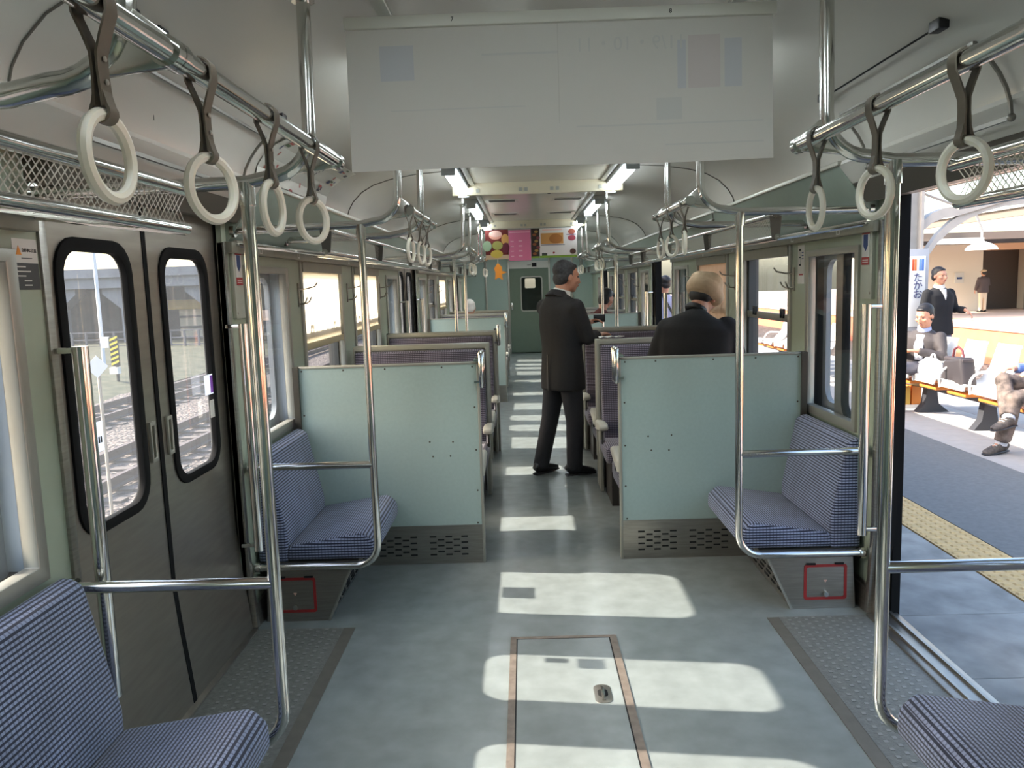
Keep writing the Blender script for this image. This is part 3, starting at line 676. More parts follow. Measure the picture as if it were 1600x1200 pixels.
# warning sticker beside the near door
o = thing('warning_sticker', 'white and charcoal warning sticker with orange triangle beside the near track-side door', 'sticker', (-1.37, 2.0, 1.57))
MB().box(-1.3705, -1.3685, 1.962, 2.062, 1.577, 1.637).build('white_half', m_white, o)
MB().box(-1.3705, -1.3685, 1.962, 2.062, 1.510, 1.577).build('dark_half', mat('charcoal', (66, 66, 66), .6), o)
MB().prism([(1.974, 1.597), (1.996, 1.597), (1.985, 1.620)], 'x', -1.3685, -1.3678).build('triangle', m_orange, o)
ML = Matrix.Translation((-1.3680, 2.028, 1.608)) @ Matrix(((0, 0, 1, 0), (1, 0, 0, 0), (0, 1, 0, 0), (0, 0, 0, 1)))
text_mesh('lettering', '急停車に注意', .0100, m_dark, ML, o, kind='stuff')
MB().box(-1.3684, -1.3678, 1.995, 2.038, 1.588, 1.590).build('text_line', mat('charcoal', (66, 66, 66), .6), o)
for k, wd in enumerate((.036, .056, .034, .030, .030)):
    MB().box(-1.3684, -1.3678, 1.972 + (.026 if k > 2 else 0), 1.972 + (.026 if k > 2 else 0) + wd, 1.566 - k * .0115, 1.569 - k * .0115).build('text_line', m_white, o)

# ------------------------------------------------------------------ roller blinds
m_blind = cloth_thin('blind_cloth', (240, 232, 210), (250, 238, 210), .68)
m_blindp = cloth_thin('blind_peach', (226, 192, 160), (214, 176, 140), .35)
def blind(s, y0, y1, zb, label, mt):
    o = thing('roller_blind', label, 'blind', (s * 1.39, (y0 + y1) / 2, zb), 'pulled roller blinds')
    n = 24; mb = MB(); vs = []
    for i in range(n + 1):
        y = y0 + .012 + (y1 - y0 - .024) * i / n; dx = .003 * math.sin(i * 1.9)
        vs += [(s * (1.372 + dx), y, 1.625), (s * (1.372 + dx * 1.3), y, zb)]
    fs = [(2 * i, 2 * i + 2, 2 * i + 3, 2 * i + 1) for i in range(n)]
    mb.add(vs, fs).build('cloth', mt, o)
    MB().box(s * 1.362, s * 1.382, y0 + .008, y1 - .008, zb - .028, zb + .012).build('pull_bar', mat('pull_bar', (190, 176, 140), .5), o, bev=.004)
blind(-1, 4.50, 5.46, 1.175, 'cream roller blind glowing on the first big track-side window', m_blind)
blind(-1, 5.87, 6.86, 1.175, 'cream roller blind glowing on the second big track-side window', m_blind)
blind(-1, 11.82, 12.81, 1.175, 'cream roller blind on a distant track-side window', m_blind)
blind(1, 5.87, 6.86, .86, 'peach roller blind fully drawn on the platform-side window behind the hat', m_blindp)

# ------------------------------------------------------------------ ceiling: lamps, vents, banner, posters, ad frames
def lamp(s, y0, y1, label):
    o = thing('ceiling_lamp', label, 'lamp', (s * .53, (y0 + y1) / 2, 2.15), 'fluorescent ceiling lamps')
    MB().box(s * .485, s * .585, y0, y1, 2.165, 2.20).build('housing', m_lampbox, o, bev=.006)
    for dx in (-.018, .018) :
        MB().tube([(s * .535 + dx, y0 + .03, 2.145), (s * .535 + dx, y1 - .03, 2.145)], .0135, 10).build('tube', m_tube, o)
    for y in (y0 + .015, y1 - .015): MB().box(s * .495, s * .575, y - .014, y + .014, 2.125, 2.168).build('socket', m_lampbox, o, bev=.004)
for s in (-1, 1):
    for i, y in enumerate((.35, 2.55, 4.72, 6.75, 8.9, 11.0, 13.2, 15.4)):  # the last two on each side are added to brighten the far end
        lamp(s, y, y + 1.22, 'twin-tube fluorescent lamp %s, %s along the ceiling' % (SIDE[s], nth[i]))
m_ventg = mat('vent_grey', (120, 116, 108), .5)
for i, y in enumerate((4.85, 5.98, 6.95, 8.25, 9.6, 3.4, 2.6)):
    for s in (-1, 1):
        o = thing('ceiling_vent', 'slotted air outlet in the ceiling centre %s, at row %s' % (SIDE[s], nth[i]), 'vent', (s * .28, y, 2.19), 'slotted ceiling air outlets')
        x0, x1 = (.17, .39)
        frame_prism(rect_pts(x0 - .03, x1 + .03, y - .12, y + .12), rect_pts(x0, x1, y - .085, y + .085), 'z', 2.196, 2.202).xf(Matrix.Scale(s, 4, (1, 0, 0))).build('vent_frame', m_ceil, o, bev=.002)
        MB().box(s * x0, s * x1, y - .085, y + .085, 2.1975, 2.1995).build('backing', m_dark, o)
        for k in range(4): MB().box(s * x0, s * x1, y - .058 + k * .036, y - .050 + k * .036, 2.1955, 2.1975).build('slat', m_ventg, o)
for y in (6.1, 12.0):
    o = thing('return_grille', 'wide grey return-air grille in the middle of the ceiling %s' % ('near the first beam' if y < 7 else 'far down the car'), 'vent', (0, y, 2.19))
    frame_prism(rect_pts(-.15, .15, y - .15, y + .15), rect_pts(-.13, .13, y - .13, y + .13), 'z', 2.196, 2.201).build('grille_frame', m_alu, o, bev=.002)
    MB().box(-.13, .13, y - .13, y + .13, 2.1975, 2.1995).build('backing', m_ventg, o)
    for k in range(8): MB().box(-.13, .13, y - .115 + k * .032, y - .100 + k * .032, 2.1955, 2.1975).build('slat', m_ventg, o)
    MB().tube(arc((.09, y - .12, 2.165), .022, 0, 2 * PI, 14, 'xz'), .006, 8).build('pull_ring', m_black, o)

o = thing('hanging_banner', 'big blank-looking paper banner seen from its back, faint print showing through', 'banner', (0, 1.955, 2.1))
bn = MB(); n = 20; vs = []
for i in range(n + 1):
    x = -.518 + 1.0 * i / n
    for j in range(9):
        z = 2.100 - .338 * j / 8; vs.append((x, 1.955 - .010 * (j / 8) ** 2 + .004 * math.sin(i * .55) * (j / 8), z + .002 * math.sin(i * .3)))
bn.add(vs, [(i * 9 + j, (i + 1) * 9 + j, (i + 1) * 9 + j + 1, i * 9 + j + 1) for i in range(n) for j in range(8)]).build('paper', m_banner, o)
MB().box(-.52, .49, 1.945, 1.962, 2.088, 2.116).build('holder_strip', mat('holder', (206, 203, 192), .4), o, bev=.003)
for x, tx in ((-.265, '7'), (.243, '8')):
    text_mesh('number', tx, .014, m_dark, Matrix.Translation((x, 1.9443, 2.102)) @ Matrix.Rotation(PI / 2, 4, 'X'), o)
m_ghost = mat('ghost_print', (194, 192, 187), .9); m_ghost2 = mat('ghost_pink', (196, 186, 182), .9); m_ghost3 = mat('ghost_blue', (188, 188, 190), .9)
by = lambda x, z: 1.955 - .010 * ((2.100 - z) / .338) ** 2 + .004 * math.sin((x + .518) * 20 * .55) * (2.100 - z) / .338
text_mesh('ghost_lettering', '11/9・10・11', .045, m_ghost, Matrix.Translation((.15, by(.15, 2.035) - .0010, 2.035)) @ Matrix.Rotation(PI / 2, 4, 'X') @ Matrix.Scale(-1, 4, (1, 0, 0)), o, kind='stuff', depth=.0001)
for x0, x1, z0, z1, mt in ((.285, .36, 1.93, 2.05, m_ghost2), (.37, .41, 1.93, 2.04, m_ghost3), (.26, .28, 1.93, 2.04, m_ghost3), (.02, .46, 1.848, 1.852, m_ghost), (.23, .46, 1.80, 1.804, m_ghost), (-.44, -.36, 1.97, 2.05, m_ghost3), (.21, .27, 1.86, 1.91, m_ghost), (-.2, -.02, 2.02, 2.025, m_ghost), (-.42, -.1, 1.90, 1.903, m_ghost)):
    g = MB(); nx2 = max(1, int((x1 - x0) / .05)); pts2 = [x0 + (x1 - x0) * i / nx2 for i in range(nx2 + 1)]
    g.add([(x, by(x, z) - .0006, z) for x in pts2 for z in (z0, z1)], [(2 * i, 2 * i + 2, 2 * i + 3, 2 * i + 1) for i in range(nx2)]).build('ghost_print', mt, o)
MB().box(-.0205, -.0195, 1.9478, 1.9484, 1.765, 2.09).build('paper_seam', mat('seam_grey', (180, 176, 168), .8), o)

def poster(x0, x1, z0, z1, y, label, base, shapes):
    o = thing('hanging_poster', label, 'poster', ((x0 + x1) / 2, y, z1), 'posters hung under the far beam')
    MB().box(x0, x1, y - .002, y + .002, z0, z1).build('sheet', base, o)
    for k, (kind, a, b, c, d_, mt) in enumerate(shapes):
        yy = y - .0025 - .0006 * k
        if kind == 'r': MB().box(a, b, yy - .0004, yy, c, d_).build('print', mt, o)
        else: MB().prism([(a + c * math.cos(t * PI / 9), b + d_ * math.sin(t * PI / 9)) for t in range(18)], 'y', yy - .0004, yy).build('print', mt, o)
mp = lambda n, c: mat(n, c, .6)
ZT, ZB = 2.105, 1.775; PY = 9.12
poster(-.535, -.275, ZB, ZT, PY, 'poster of pastel macarons on a dark red ground', mp('p_maroon', (120, 40, 36)), [
    ('r', -.535, -.275, ZB, ZB + .05, mp('p_cream', (226, 196, 160))), ('c', -.42, 2.045, .075, .05, mp('p_pink', (240, 170, 150))), ('c', -.42, 2.06, .072, .035, mp('p_rose', (246, 200, 186))),
    ('c', -.31, 1.995, .045, .06, mp('p_tan', (226, 170, 96))), ('c', -.515, 1.925, .05, .06, mp('p_mint', (170, 196, 160))), ('c', -.40, 1.93, .06, .05, mp('p_olive', (180, 176, 96))),
    ('c', -.41, 1.835, .07, .045, mp('p_yellow', (228, 200, 92))), ('c', -.305, 1.90, .04, .06, mp('p_plum', (120, 44, 62)))])
poster(-.272, -.022, ZB - .02, ZT - .01, PY - .004, 'plain pink poster covered in small white lines', mp('p_hotpink', (232, 128, 164)), [
    ('r', -.25, -.215, ZB + .19 - i * .055, ZB + .20 - i * .055, mp('p_lpink', (248, 190, 208))) for i in range(4)] + [('r', -.16, -.12, ZB + .19 - i * .055, ZB + .205 - i * .055, mp('p_lpink', (248, 190, 208))) for i in range(4)] + [('r', -.26, -.03, ZB + .29, ZB + .30, mp('p_lpink', (248, 190, 208)))])
poster(-.019, .235 - .16, ZB, ZT, PY, 'dark narrow poster with autumn leaves', mp('p_dark', (54, 40, 34)), [
    ('c', .02 + .02 * (i % 3), ZB + .05 + i * .035, .022, .016, mp(('p_leaf1', 'p_leaf2', 'p_leaf3')[i % 3], ((150, 86, 48), (172, 132, 70), (128, 60, 66))[i % 3])) for i in range(8)] + [('r', -.019, .075, ZB, ZB + .02, mp('p_lime', (132, 168, 60)))])
poster(.078, .50, ZB, ZT, PY, 'white food poster with a big orange-brown picture', mp('p_white', (236, 230, 226)), [
    ('r', .09, .345, 1.93, 2.05, mp('p_amber', (206, 150, 84))), ('c', .26, 1.985, .075, .055, mp('p_brown', (176, 112, 52))), ('r', .09, .36, 1.915, 1.922, mp('p_navy', (70, 60, 90))),
    ('r', .10, .16, 1.80, 1.83, mp('p_ink', (60, 62, 62))), ('c', .235, 1.83, .012, .012, m_red), ('c', .44, 1.99, .045, .03, mp('p_rasp', (170, 70, 86))), ('c', .44, 2.06, .04, .03, mp('p_rust', (160, 84, 64))), ('c', .45, 1.84, .035, .03, mp('p_choc', (92, 58, 50))),
    ('r', .078, .50, ZB, ZB + .025, mp('p_lime', (132, 168, 60))), ('r', .11, .33, 2.08, 2.09, mp('p_rose', (246, 200, 186))), ('r', .38, .49, 2.025, 2.032, mp('p_violet', (90, 70, 130)))])

def ad_frame(s, y0, y1, label, num, ny):
    o = thing('ad_frame', label, 'poster frame', (s * 1.19, (y0 + y1) / 2, 1.98), 'empty advert frames on the coves')
    P = lambda y, t: (s * (1.212 - .105 * t * t - .012), y, 1.885 + .195 * t)
    m_al2 = mat('frame_alu', (128, 125, 117), .4, metal=.5)
    MB().tube([P(y0, 0), P(y1, 0)], .008, 4).build('lower_rail', m_al2, o); MB().tube([P(y0, 1), P(y1, 1)], .006, 4).build('upper_rail', m_al2, o)
    for y in (y0, y1): MB().tube([P(y, t / 5) for t in range(6)], .006, 4).build('side_rail', m_al2, o)
    for y in (y0, y1): MB().ell(P(y, 0), (.012, .012, .012), nu=8, nv=5).build('corner', m_al2, o)
    if num:
        c = Vector(P(ny, .55)); sl_ = math.atan2(-.105 * 1.1, .195)
        M = Matrix.Translation(c + Vector((-s * .004, 0, 0))) @ Matrix(((0, 0, -s, 0), (-s, 0, 0, 0), (0, 1, 0, 0), (0, 0, 0, 1))) 
        text_mesh('number', num, .022, m_dark, M, o)
    return o
ad_frame(1, 2.22, 3.12, 'empty advert frame over the open platform-side doorway', '2', 2.42)
ad_frame(-1, 2.05, 3.16, 'empty advert frame over the closed track-side doors', '1', 2.35)
ad_frame(1, 5.6, 6.6, 'small pale advert frame farther along the platform-side cove', None, 0)
for s, y0, y1 in ((1, 2.22, 3.03), (-1, 2.05, 3.05), (1, .9, 1.9), (-1, .9, 1.9)):
    o = thing('poster_wire', 'thin ceiling wire with two black clips %s, %s' % (SIDE[s], 'by the first doorway' if y0 > 2 else 'nearest the camera'), 'wire', (s, y0, 2.14))
    MB().tube([(s * 1.0, y0, 2.125), (s * 1.0, y1, 2.125)], .003, 6).build('wire', m_rubber, o)
    for y in (y0, y1): MB().box(s * .985, s * 1.015, y - .028, y + .028, 2.112, 2.142).build('clip', m_black, o, bev=.004)
# route map leaning on the track-side cove
o = thing('route_map', 'pale route-map sheet with blue and green marks on the track-side cove', 'map', (-1.19, 3.9, 1.98))
mpz = MB(); pts = [(-1.196, 1.955), (-1.186, 2.0), (-1.155, 2.045), (-1.10, 2.085), (-1.02, 2.115)]
for i in range(4): mpz.add([(pts[i][0] + .004, 3.30, pts[i][1] - .004), (pts[i][0] + .004, 4.45, pts[i][1] - .004), (pts[i + 1][0] + .004, 4.45, pts[i + 1][1] - .004), (pts[i + 1][0] + .004, 3.30, pts[i + 1][1] - .004)], [(0, 1, 2, 3)])
mpz.build('sheet', mat('map_sheet', (206, 208, 198), .35), o)
rr_ = random.Random(3)
for k in range(46):
    t = rr_.random() * 3.99; i = int(t); u = t - i; y = 3.34 + rr_.random() * 1.05
    x = pts[i][0] + (pts[i + 1][0] - pts[i][0]) * u + .0065; z = pts[i][1] + (pts[i + 1][1] - pts[i][1]) * u - .0065
    L = rr_.choice((.012, .02, .05)); h_ = .004 + rr_.random() * .008; du = Vector((pts[i + 1][0] - pts[i][0], 0, pts[i + 1][1] - pts[i][1])).normalized() * h_
    c = Vector((x, y, z)); e = Vector((0, L / 2, 0))
    MB().add([c - e - du, c + e - du, c + e + du, c - e + du], [(0, 1, 2, 3)]).build('map_mark', mat(*rr_.choice((('mk_b', (84, 96, 128)), ('mk_g', (96, 120, 92)), ('mk_k', (92, 92, 98)), ('mk_r', (176, 96, 90))))), o, smooth=False)
# orange hanging card and round pendant far down the aisle
o = thing('orange_pendant', 'orange paper cutout hanging in the aisle before the end door', 'decoration', (-.50, 12.2, 1.8))
MB().prism([(-.50, 1.82), (-.44, 1.76), (-.44, 1.70), (-.36, 1.68), (-.44, 1.65), (-.43, 1.56), (-.49, 1.60), (-.55, 1.57), (-.54, 1.68), (-.56, 1.74)], 'y', 12.195, 12.205).build('cutout', m_orange, o)
MB().tube([(-.50, 12.2, 1.82), (-.50, 12.2, 2.19)], .004, 6).build('string', m_white, o)

# ------------------------------------------------------------------ outside, track side
def ground_mat(name, c1, c2, scale, bump, rough=.9, bscale=None):
    return mat(name, c1, rough, col2=c2, noise_scale=scale, bump=bump, bump_scale=bscale or scale * 1.5, spec=.2)
m_ballast = ground_mat('ballast', (142, 134, 128), (92, 88, 88), 11, 1.0, bscale=16)
def stones(name, c1, c2, scale):
    m = mat(name, c1, .9, spec=.15); t = m.node_tree; b = t.nodes['Principled BSDF']; tc = t.nodes.new('ShaderNodeTexCoord'); v = t.nodes.new('ShaderNodeTexVoronoi'); v.inputs['Scale'].default_value = scale; v.inputs['Randomness'].default_value = 1
    t.links.new(tc.outputs['Object'], v.inputs['Vector']); sp = t.nodes.new('ShaderNodeSeparateColor'); t.links.new(v.outputs['Color'], sp.inputs[0]); mx = t.nodes.new('ShaderNodeMix'); mx.data_type = 'RGBA'; mx.inputs[6].default_value = srgb(*c1); mx.inputs[7].default_value = srgb(*c2)
    t.links.new(sp.outputs[0], mx.inputs[0]); t.links.new(mx.outputs[2], b.inputs['Base Color']); bp = t.nodes.new('ShaderNodeBump'); bp.inputs['Strength'].default_value = 1; bp.inputs['Distance'].default_value = .06; bp.invert = True; t.links.new(v.outputs['Distance'], bp.inputs['Height']); t.links.new(bp.outputs[0], b.inputs['Normal']); return m
m_ballast = stones('ballast_stones', (138, 128, 120), (62, 58, 58), 13)
m_grass = ground_mat('grass', (92, 90, 74), (66, 70, 56), 2.5, .8)
m_conc = mat('concrete', (104, 110, 120), .85, noise_amt=.3, noise_scale=1.2)
m_conc2 = mat('concrete_dark', (92, 96, 104), .9, noise_amt=.3, noise_scale=1.5)
m_rail = mat('rail_rust', (98, 84, 78), .6, metal=.3, noise_amt=.2)
GZ = -1.28
MB().box(-120, 1.5, -40, 160, GZ - .3, GZ).build('ground_ballast', m_ballast, kind='structure')
# ballast shoulder ridge between the tracks, uneven
rg = MB(); ys = [i * .5 for i in range(0, 70)]; prs = [(-4.9, 0), (-4.6, .10), (-4.2, .14), (-3.8, .10), (-3.5, 0)]
vs = [(x, y, GZ + z + random.uniform(-.03, .03)) for y in ys for x, z in prs]
rg.add(vs, [(i * 5 + k, (i + 1) * 5 + k, (i + 1) * 5 + k + 1, i * 5 + k + 1) for i in range(len(ys) - 1) for k in range(4)]).build('ballast_ridge', m_ballast, kind='structure')
def track(xc, label):
    o = thing('railway_track', label, 'track', (xc, 10, GZ))
    for x in (-.535, .535):
        X = xc + x
        rl = MB().prism([(X - .06, .06), (X - .06, .08), (X - .012, .10), (X - .012, .18), (X - .035, .19), (X - .035, .225), (X + .035, .225), (X + .035, .19), (X + .012, .18), (X + .012, .10), (X + .06, .08), (X + .06, .06)], 'y', -10, 70)
        rl.xf(Matrix.Translation((0, 0, GZ))).build('rail', m_rail, o)
    me = MB().box(-.95, .95, -.11, .11, 0, .035).mesh('sleeper')
    for i in range(56): vent_piece(me, 'sleeper', mat('sleeper', (104, 96, 90), .9, noise_amt=.3, noise_scale=6), o, (xc, -4 + i * .66, GZ))
track(-6.6, 'nearest neighbouring railway track seen through the closed doors')
track(-9.9, 'second railway track farther off beside the grass bank')
bk = MB(); nx_, ny_ = 18, 40; vs = []
for j in range(ny_ + 1):
    for i in range(nx_ + 1):
        x = -11.5 - 55 * (i / nx_) ** 1.4; y = -10 + 100 * j / ny_; vs.append((x, y, GZ + .02 + .35 * min(1, i / 4) + .12 * noise.noise((x * .25, y * .25, 0))))
bk.add(vs, [(j * (nx_ + 1) + i, (j + 1) * (nx_ + 1) + i, (j + 1) * (nx_ + 1) + i + 1, j * (nx_ + 1) + i + 1) for j in range(ny_) for i in range(nx_)]).build('grass_bank', m_grass, kind='stuff')
# concrete viaduct across the view
o = thing('concrete_viaduct', 'long grey concrete viaduct on arched piers behind the tracks', 'viaduct', (-32, 43, GZ))
MB().box(-75, -11, 42, 50, 2.0, 2.85).build('deck', m_conc, o); MB().box(-75, -11, 41.8, 42.1, 2.55, 3.0).build('parapet', m_conc, o)
for i in range(13):
    x = -70 + i * 4.45
    p = MB().prism([(x - .55, GZ), (x - .55, .9), (x - 1.5, 1.7), (x - 1.5, 2.0), (x + 1.5, 2.0), (x + 1.5, 1.7), (x + .55, .9), (x + .55, GZ)], 'y', 42.3, 43.4); p.build('pier', m_conc, o)
    MB().tube([(x + .72, 42.2, GZ), (x + .72, 42.2, 2.7)], .07, 8).build('drain_pipe', mat('pipe_pale', (190, 196, 204), .6), o)
MB().box(-75, -11, 49.5, 50, GZ, 2.0).build('back_wall', m_conc2, o)
for x, y, t in ((-23.0, 40, 'left'), ):
    pass
o = thing('storage_shed', 'pale shed with a yellow roof edge glimpsed under the viaduct', 'shed', (-19.0, 47, GZ))
MB().box(-20.2, -17.4, 46.2, 48, GZ, 1.0).build('wall', mat('shed_pale', (214, 206, 190), .7), o); MB().prism([(-20.6, .7), (-20.6, 1.25), (-17.0, 1.25), (-17.0, .7)], 'y', 45.7, 46.2).build('roof_edge', mat('shed_yellow', (222, 190, 110), .6), o)
for z in (-.4, .2): MB().box(-20.2, -17.4, 46.1, 46.2, z, z + .12).build('rail_bar', m_conc2, o)
def fence():
    o = thing('wire_fence', 'low dark fence along the foot of the viaduct', 'fence', (-20, 39, GZ))
    for i in range(40):
        x = -40 + i * .7; MB().box(x - .04, x + .04, 38.95, 39.05, GZ, GZ + 1.1).build('fence_post', mat('fence_dark', (84, 84, 90), .7), o)
    for z in (.35, .7, 1.05): MB().box(-40, -12, 38.98, 39.02, GZ + z, GZ + z + .06).build('fence_rail', mat('fence_dark', (84, 84, 90), .7), o)
fence()
o = thing('diamond_marker', 'white diamond marker board on a thin post beside the track', 'sign', (-4.5, 8.05, GZ))
MB().tube([(-4.5, 8.05, GZ), (-4.5, 8.05, .75)], .018, 8).build('post', mat('post_tan', (176, 166, 150), .7), o)
MB().prism([(-4.5 + .105, .79), (-4.5, .905), (-4.5 - .105, .79), (-4.5, .675)], 'y', 8.02, 8.03).xf(Matrix.Translation((-4.5, 8.03, 0)) @ Matrix.Rotation(.5, 4, 'Z') @ Matrix.Translation((4.5, -8.03, 0))).build('board', mat('board_white', (238, 238, 236), .5), o)
o = thing('striped_post', 'yellow and black striped post with a white box by the tracks', 'post', (-12.85, 24.5, GZ))
MB().tube([(-12.85, 24.5, GZ), (-12.85, 24.5, .3)], .05, 8).build('post', m_black, o)
MB().box(-12.98, -12.72, 24.42, 24.46, -.62, .30).build('board', m_black, o)
for k in range(6): MB().prism([(-12.97, -.60 + k * .15), (-12.73, -.50 + k * .15), (-12.73, -.43 + k * .15), (-12.97, -.53 + k * .15)], 'y', 24.40, 24.42).build('stripe', mat('hazard', (214, 196, 70), .6), o)
MB().box(-13.25, -13.0, 24.4, 24.6, -.05, .28).build('lamp_box', m_white, o); MB().box(-13.0, -12.74, 24.3, 24.5, -.86, -.66).build('junction_box', m_white, o)
for x, y, t in ((-16.2, 30, 'in the farther door window'), (-26.0, 38, 'in the nearer door window')):
    o = thing('catenary_mast', 'slim pale catenary mast seen %s' % t, 'mast', (x, y, GZ))
    MB().tube([(x, y, GZ), (x, y, 7.5)], .07, 8).build('mast', mat('pipe_pale', (190, 196, 204), .6), o); MB().tube([(x, y, 6.3), (x + 4, y, 6.6)], .04, 6).build('bracket_arm', m_conc2, o)
# stickers on the closed door's glass
def glass_sticker(x, y0, y1, z0, z1, label, mt, extra=None):
    o = thing('glass_sticker', label, 'sticker', (x, y0, z0)); MB().box(x - .001, x, y0, y1, z0, z1).build('sheet', mt, o)
    if extra: extra(o)
m_stk = cloth_thin('sticker_pale', (206, 218, 232), (220, 226, 236), .5)
def ex1(o):
    for k in range(5): MB().box(-1.3905, -1.390, 2.268 + k * .012, 2.276 + k * .012, 1.056, 1.075).build('glyph', m_dark, o)
glass_sticker(-1.391, 2.245, 2.335, 1.03, 1.12, 'pale blue sticker with dark letters low on the nearer closed door window', m_stk, ex1)
def ex2(o):
    MB().box(-1.3905, -1.390, 3.165, 3.19, 1.09, 1.16).build('purple_block', mat('violet', (150, 84, 200), .6), o)
glass_sticker(-1.391, 3.11, 3.192, 1.085, 1.165, 'white and violet sticker at the edge of the farther closed door window', m_stk, ex2)
glass_sticker(-1.391, 3.15, 3.19, .99, 1.06, 'small round-edged white sticker on the farther closed door window', m_white)
glass_sticker(-1.466, 3.81, 3.945, .90, 1.02, 'square sticker low on the track-side glass beside the first bench', m_dark)

# ------------------------------------------------------------------ outside, platform side
PZ = -0.12
m_asph = mat('asphalt', (118, 117, 114), .85, noise_amt=.2, noise_scale=30)
m_slab = mat('edge_slab', (166, 163, 157), .8, noise_amt=.45, noise_scale=5)
m_pave = mat('paver_light', (176, 170, 164), .8, noise_amt=.12, noise_scale=8)
m_tact = mat('tactile', (226, 188, 128), .75, noise_amt=.25, noise_scale=14)
pf = thing('platform', kind='structure', loc=(4, 6, PZ))
MB().box(1.60, 6.0, -8, 60, PZ - 1.1, PZ - .012).build('platform_base', m_conc, pf)
MB().box(2.58, 3.78, -8, 60, PZ - .012, PZ).build('asphalt_strip', m_asph, pf)
MB().box(1.60, 2.265, 12.0, 60, PZ - .012, PZ - .002).build('edge_strip', m_slab, pf)
MB().box(2.27, 2.575, 12.0, 60, PZ - .012, PZ).build('tactile_strip', m_tact, pf)
MB().box(3.785, 6.0, 12.0, 60, PZ - .012, PZ).build('paver_strip', m_pave, pf)
MB().box(3.785, 6.0, -8, 2.0, PZ - .012, PZ).build('paver_strip', m_pave, pf)
tb = MB().box(-.149, .149, -.149, .149, -.012, 0)
for a in range(5):
    for b in range(5):
        x, y = -.12 + a * .06, -.12 + b * .06; tb.add([(x - .017, y - .017, 0), (x + .017, y - .017, 0), (x + .017, y + .017, 0), (x - .017, y + .017, 0), (x - .009, y - .009, .006), (x + .009, y - .009, .006), (x + .009, y + .009, .006), (x - .009, y + .009, .006)], [(4, 5, 6, 7), (0, 1, 5, 4), (1, 2, 6, 5), (2, 3, 7, 6), (3, 0, 4, 7)])
tme = tb.mesh('tactile_tile', smooth=False)
for i in range(34): vent_piece(tme, 'tactile_tile', m_tact, pf, (2.4225, 1.9 + i * .302, PZ))
sme = MB().box(-.329, .329, -.3, .3, -.012, 0).mesh('edge_slab', bev=.003)
for i in range(18): vent_piece(sme, 'edge_slab', m_slab, pf, (1.932, 1.5 + i * .604, PZ - .001))
pme = MB().box(-.273, .273, -.273, .273, -.012, 0).mesh('paver', bev=.003)
for i in range(18):
    for j in range(4): vent_piece(pme, 'paver', m_pave, pf, (4.06 + j * .55, 2.3 + i * .55, PZ))
# trackbed and the higher concourse opposite
MB().box(1.5, 13.6, -40, 90, GZ - .3, GZ).build('trackbed', m_ballast, kind='structure')
m_pink = mat('brick_red', (214, 128, 96), .8, noise_amt=.15, noise_scale=3); m_pink2 = mat('paving_pink', (224, 196, 178), .8, noise_amt=.1, noise_scale=4)
p2 = thing('platform_opposite', kind='structure', loc=(18, 15, PZ))
MB().box(13.5, 40, -20, 90, PZ - 1.2, PZ - .15).build('platform_face', m_pink, p2); MB().box(13.45, 40, -20, 90, PZ - .15, PZ).build('platform_top', m_pink2, p2)
MB().box(14.1, 14.4, -20, 90, PZ, PZ + .006).build('tactile_strip', m_tact, p2)
o = thing('station_building', 'cream station building with dark doorway on the opposite platform', 'building', (19, 32, PZ))
m_cream = mat('wall_cream', (226, 216, 200), .7)
MB().box(14.5, 18.0, 32, 36, PZ, 2.5).build('wall', m_cream, o); MB().box(20.0, 28, 32, 36, PZ, 2.5).build('wall', m_cream, o); MB().box(18.0, 20.0, 32, 36, 2.25, 2.5).build('lintel', mat('peach_band', (226, 184, 150), .7), o)
MB().box(18.0, 20.0, 33.0, 33.1, PZ, 2.25).build('dark_doorway', mat('shutter_dark', (74, 62, 54), .6, stretch=(8, 1, 1), noise_amt=.3), o)
for x in (19.7,): MB().box(x - .05, x + .05, 31.9, 32.0, PZ, 2.25).build('door_post', m_alu, o)
MB().box(14, 28, 31, 36.5, 2.5, 2.72).build('roof_slab', m_conc2, o)
MB().box(16.9, 17.25, 31.95, 32.0, 1.0, 1.4).build('wall_sign', m_white, o); MB().box(16.98, 17.17, 31.93, 31.95, 1.15, 1.22).build('sign_mark', m_bluep, o)
for x in (20.4, 21.4): MB().box(x - .25, x + .25, 31.3, 31.7, PZ, 2.5).build('pillar', m_cream, o)
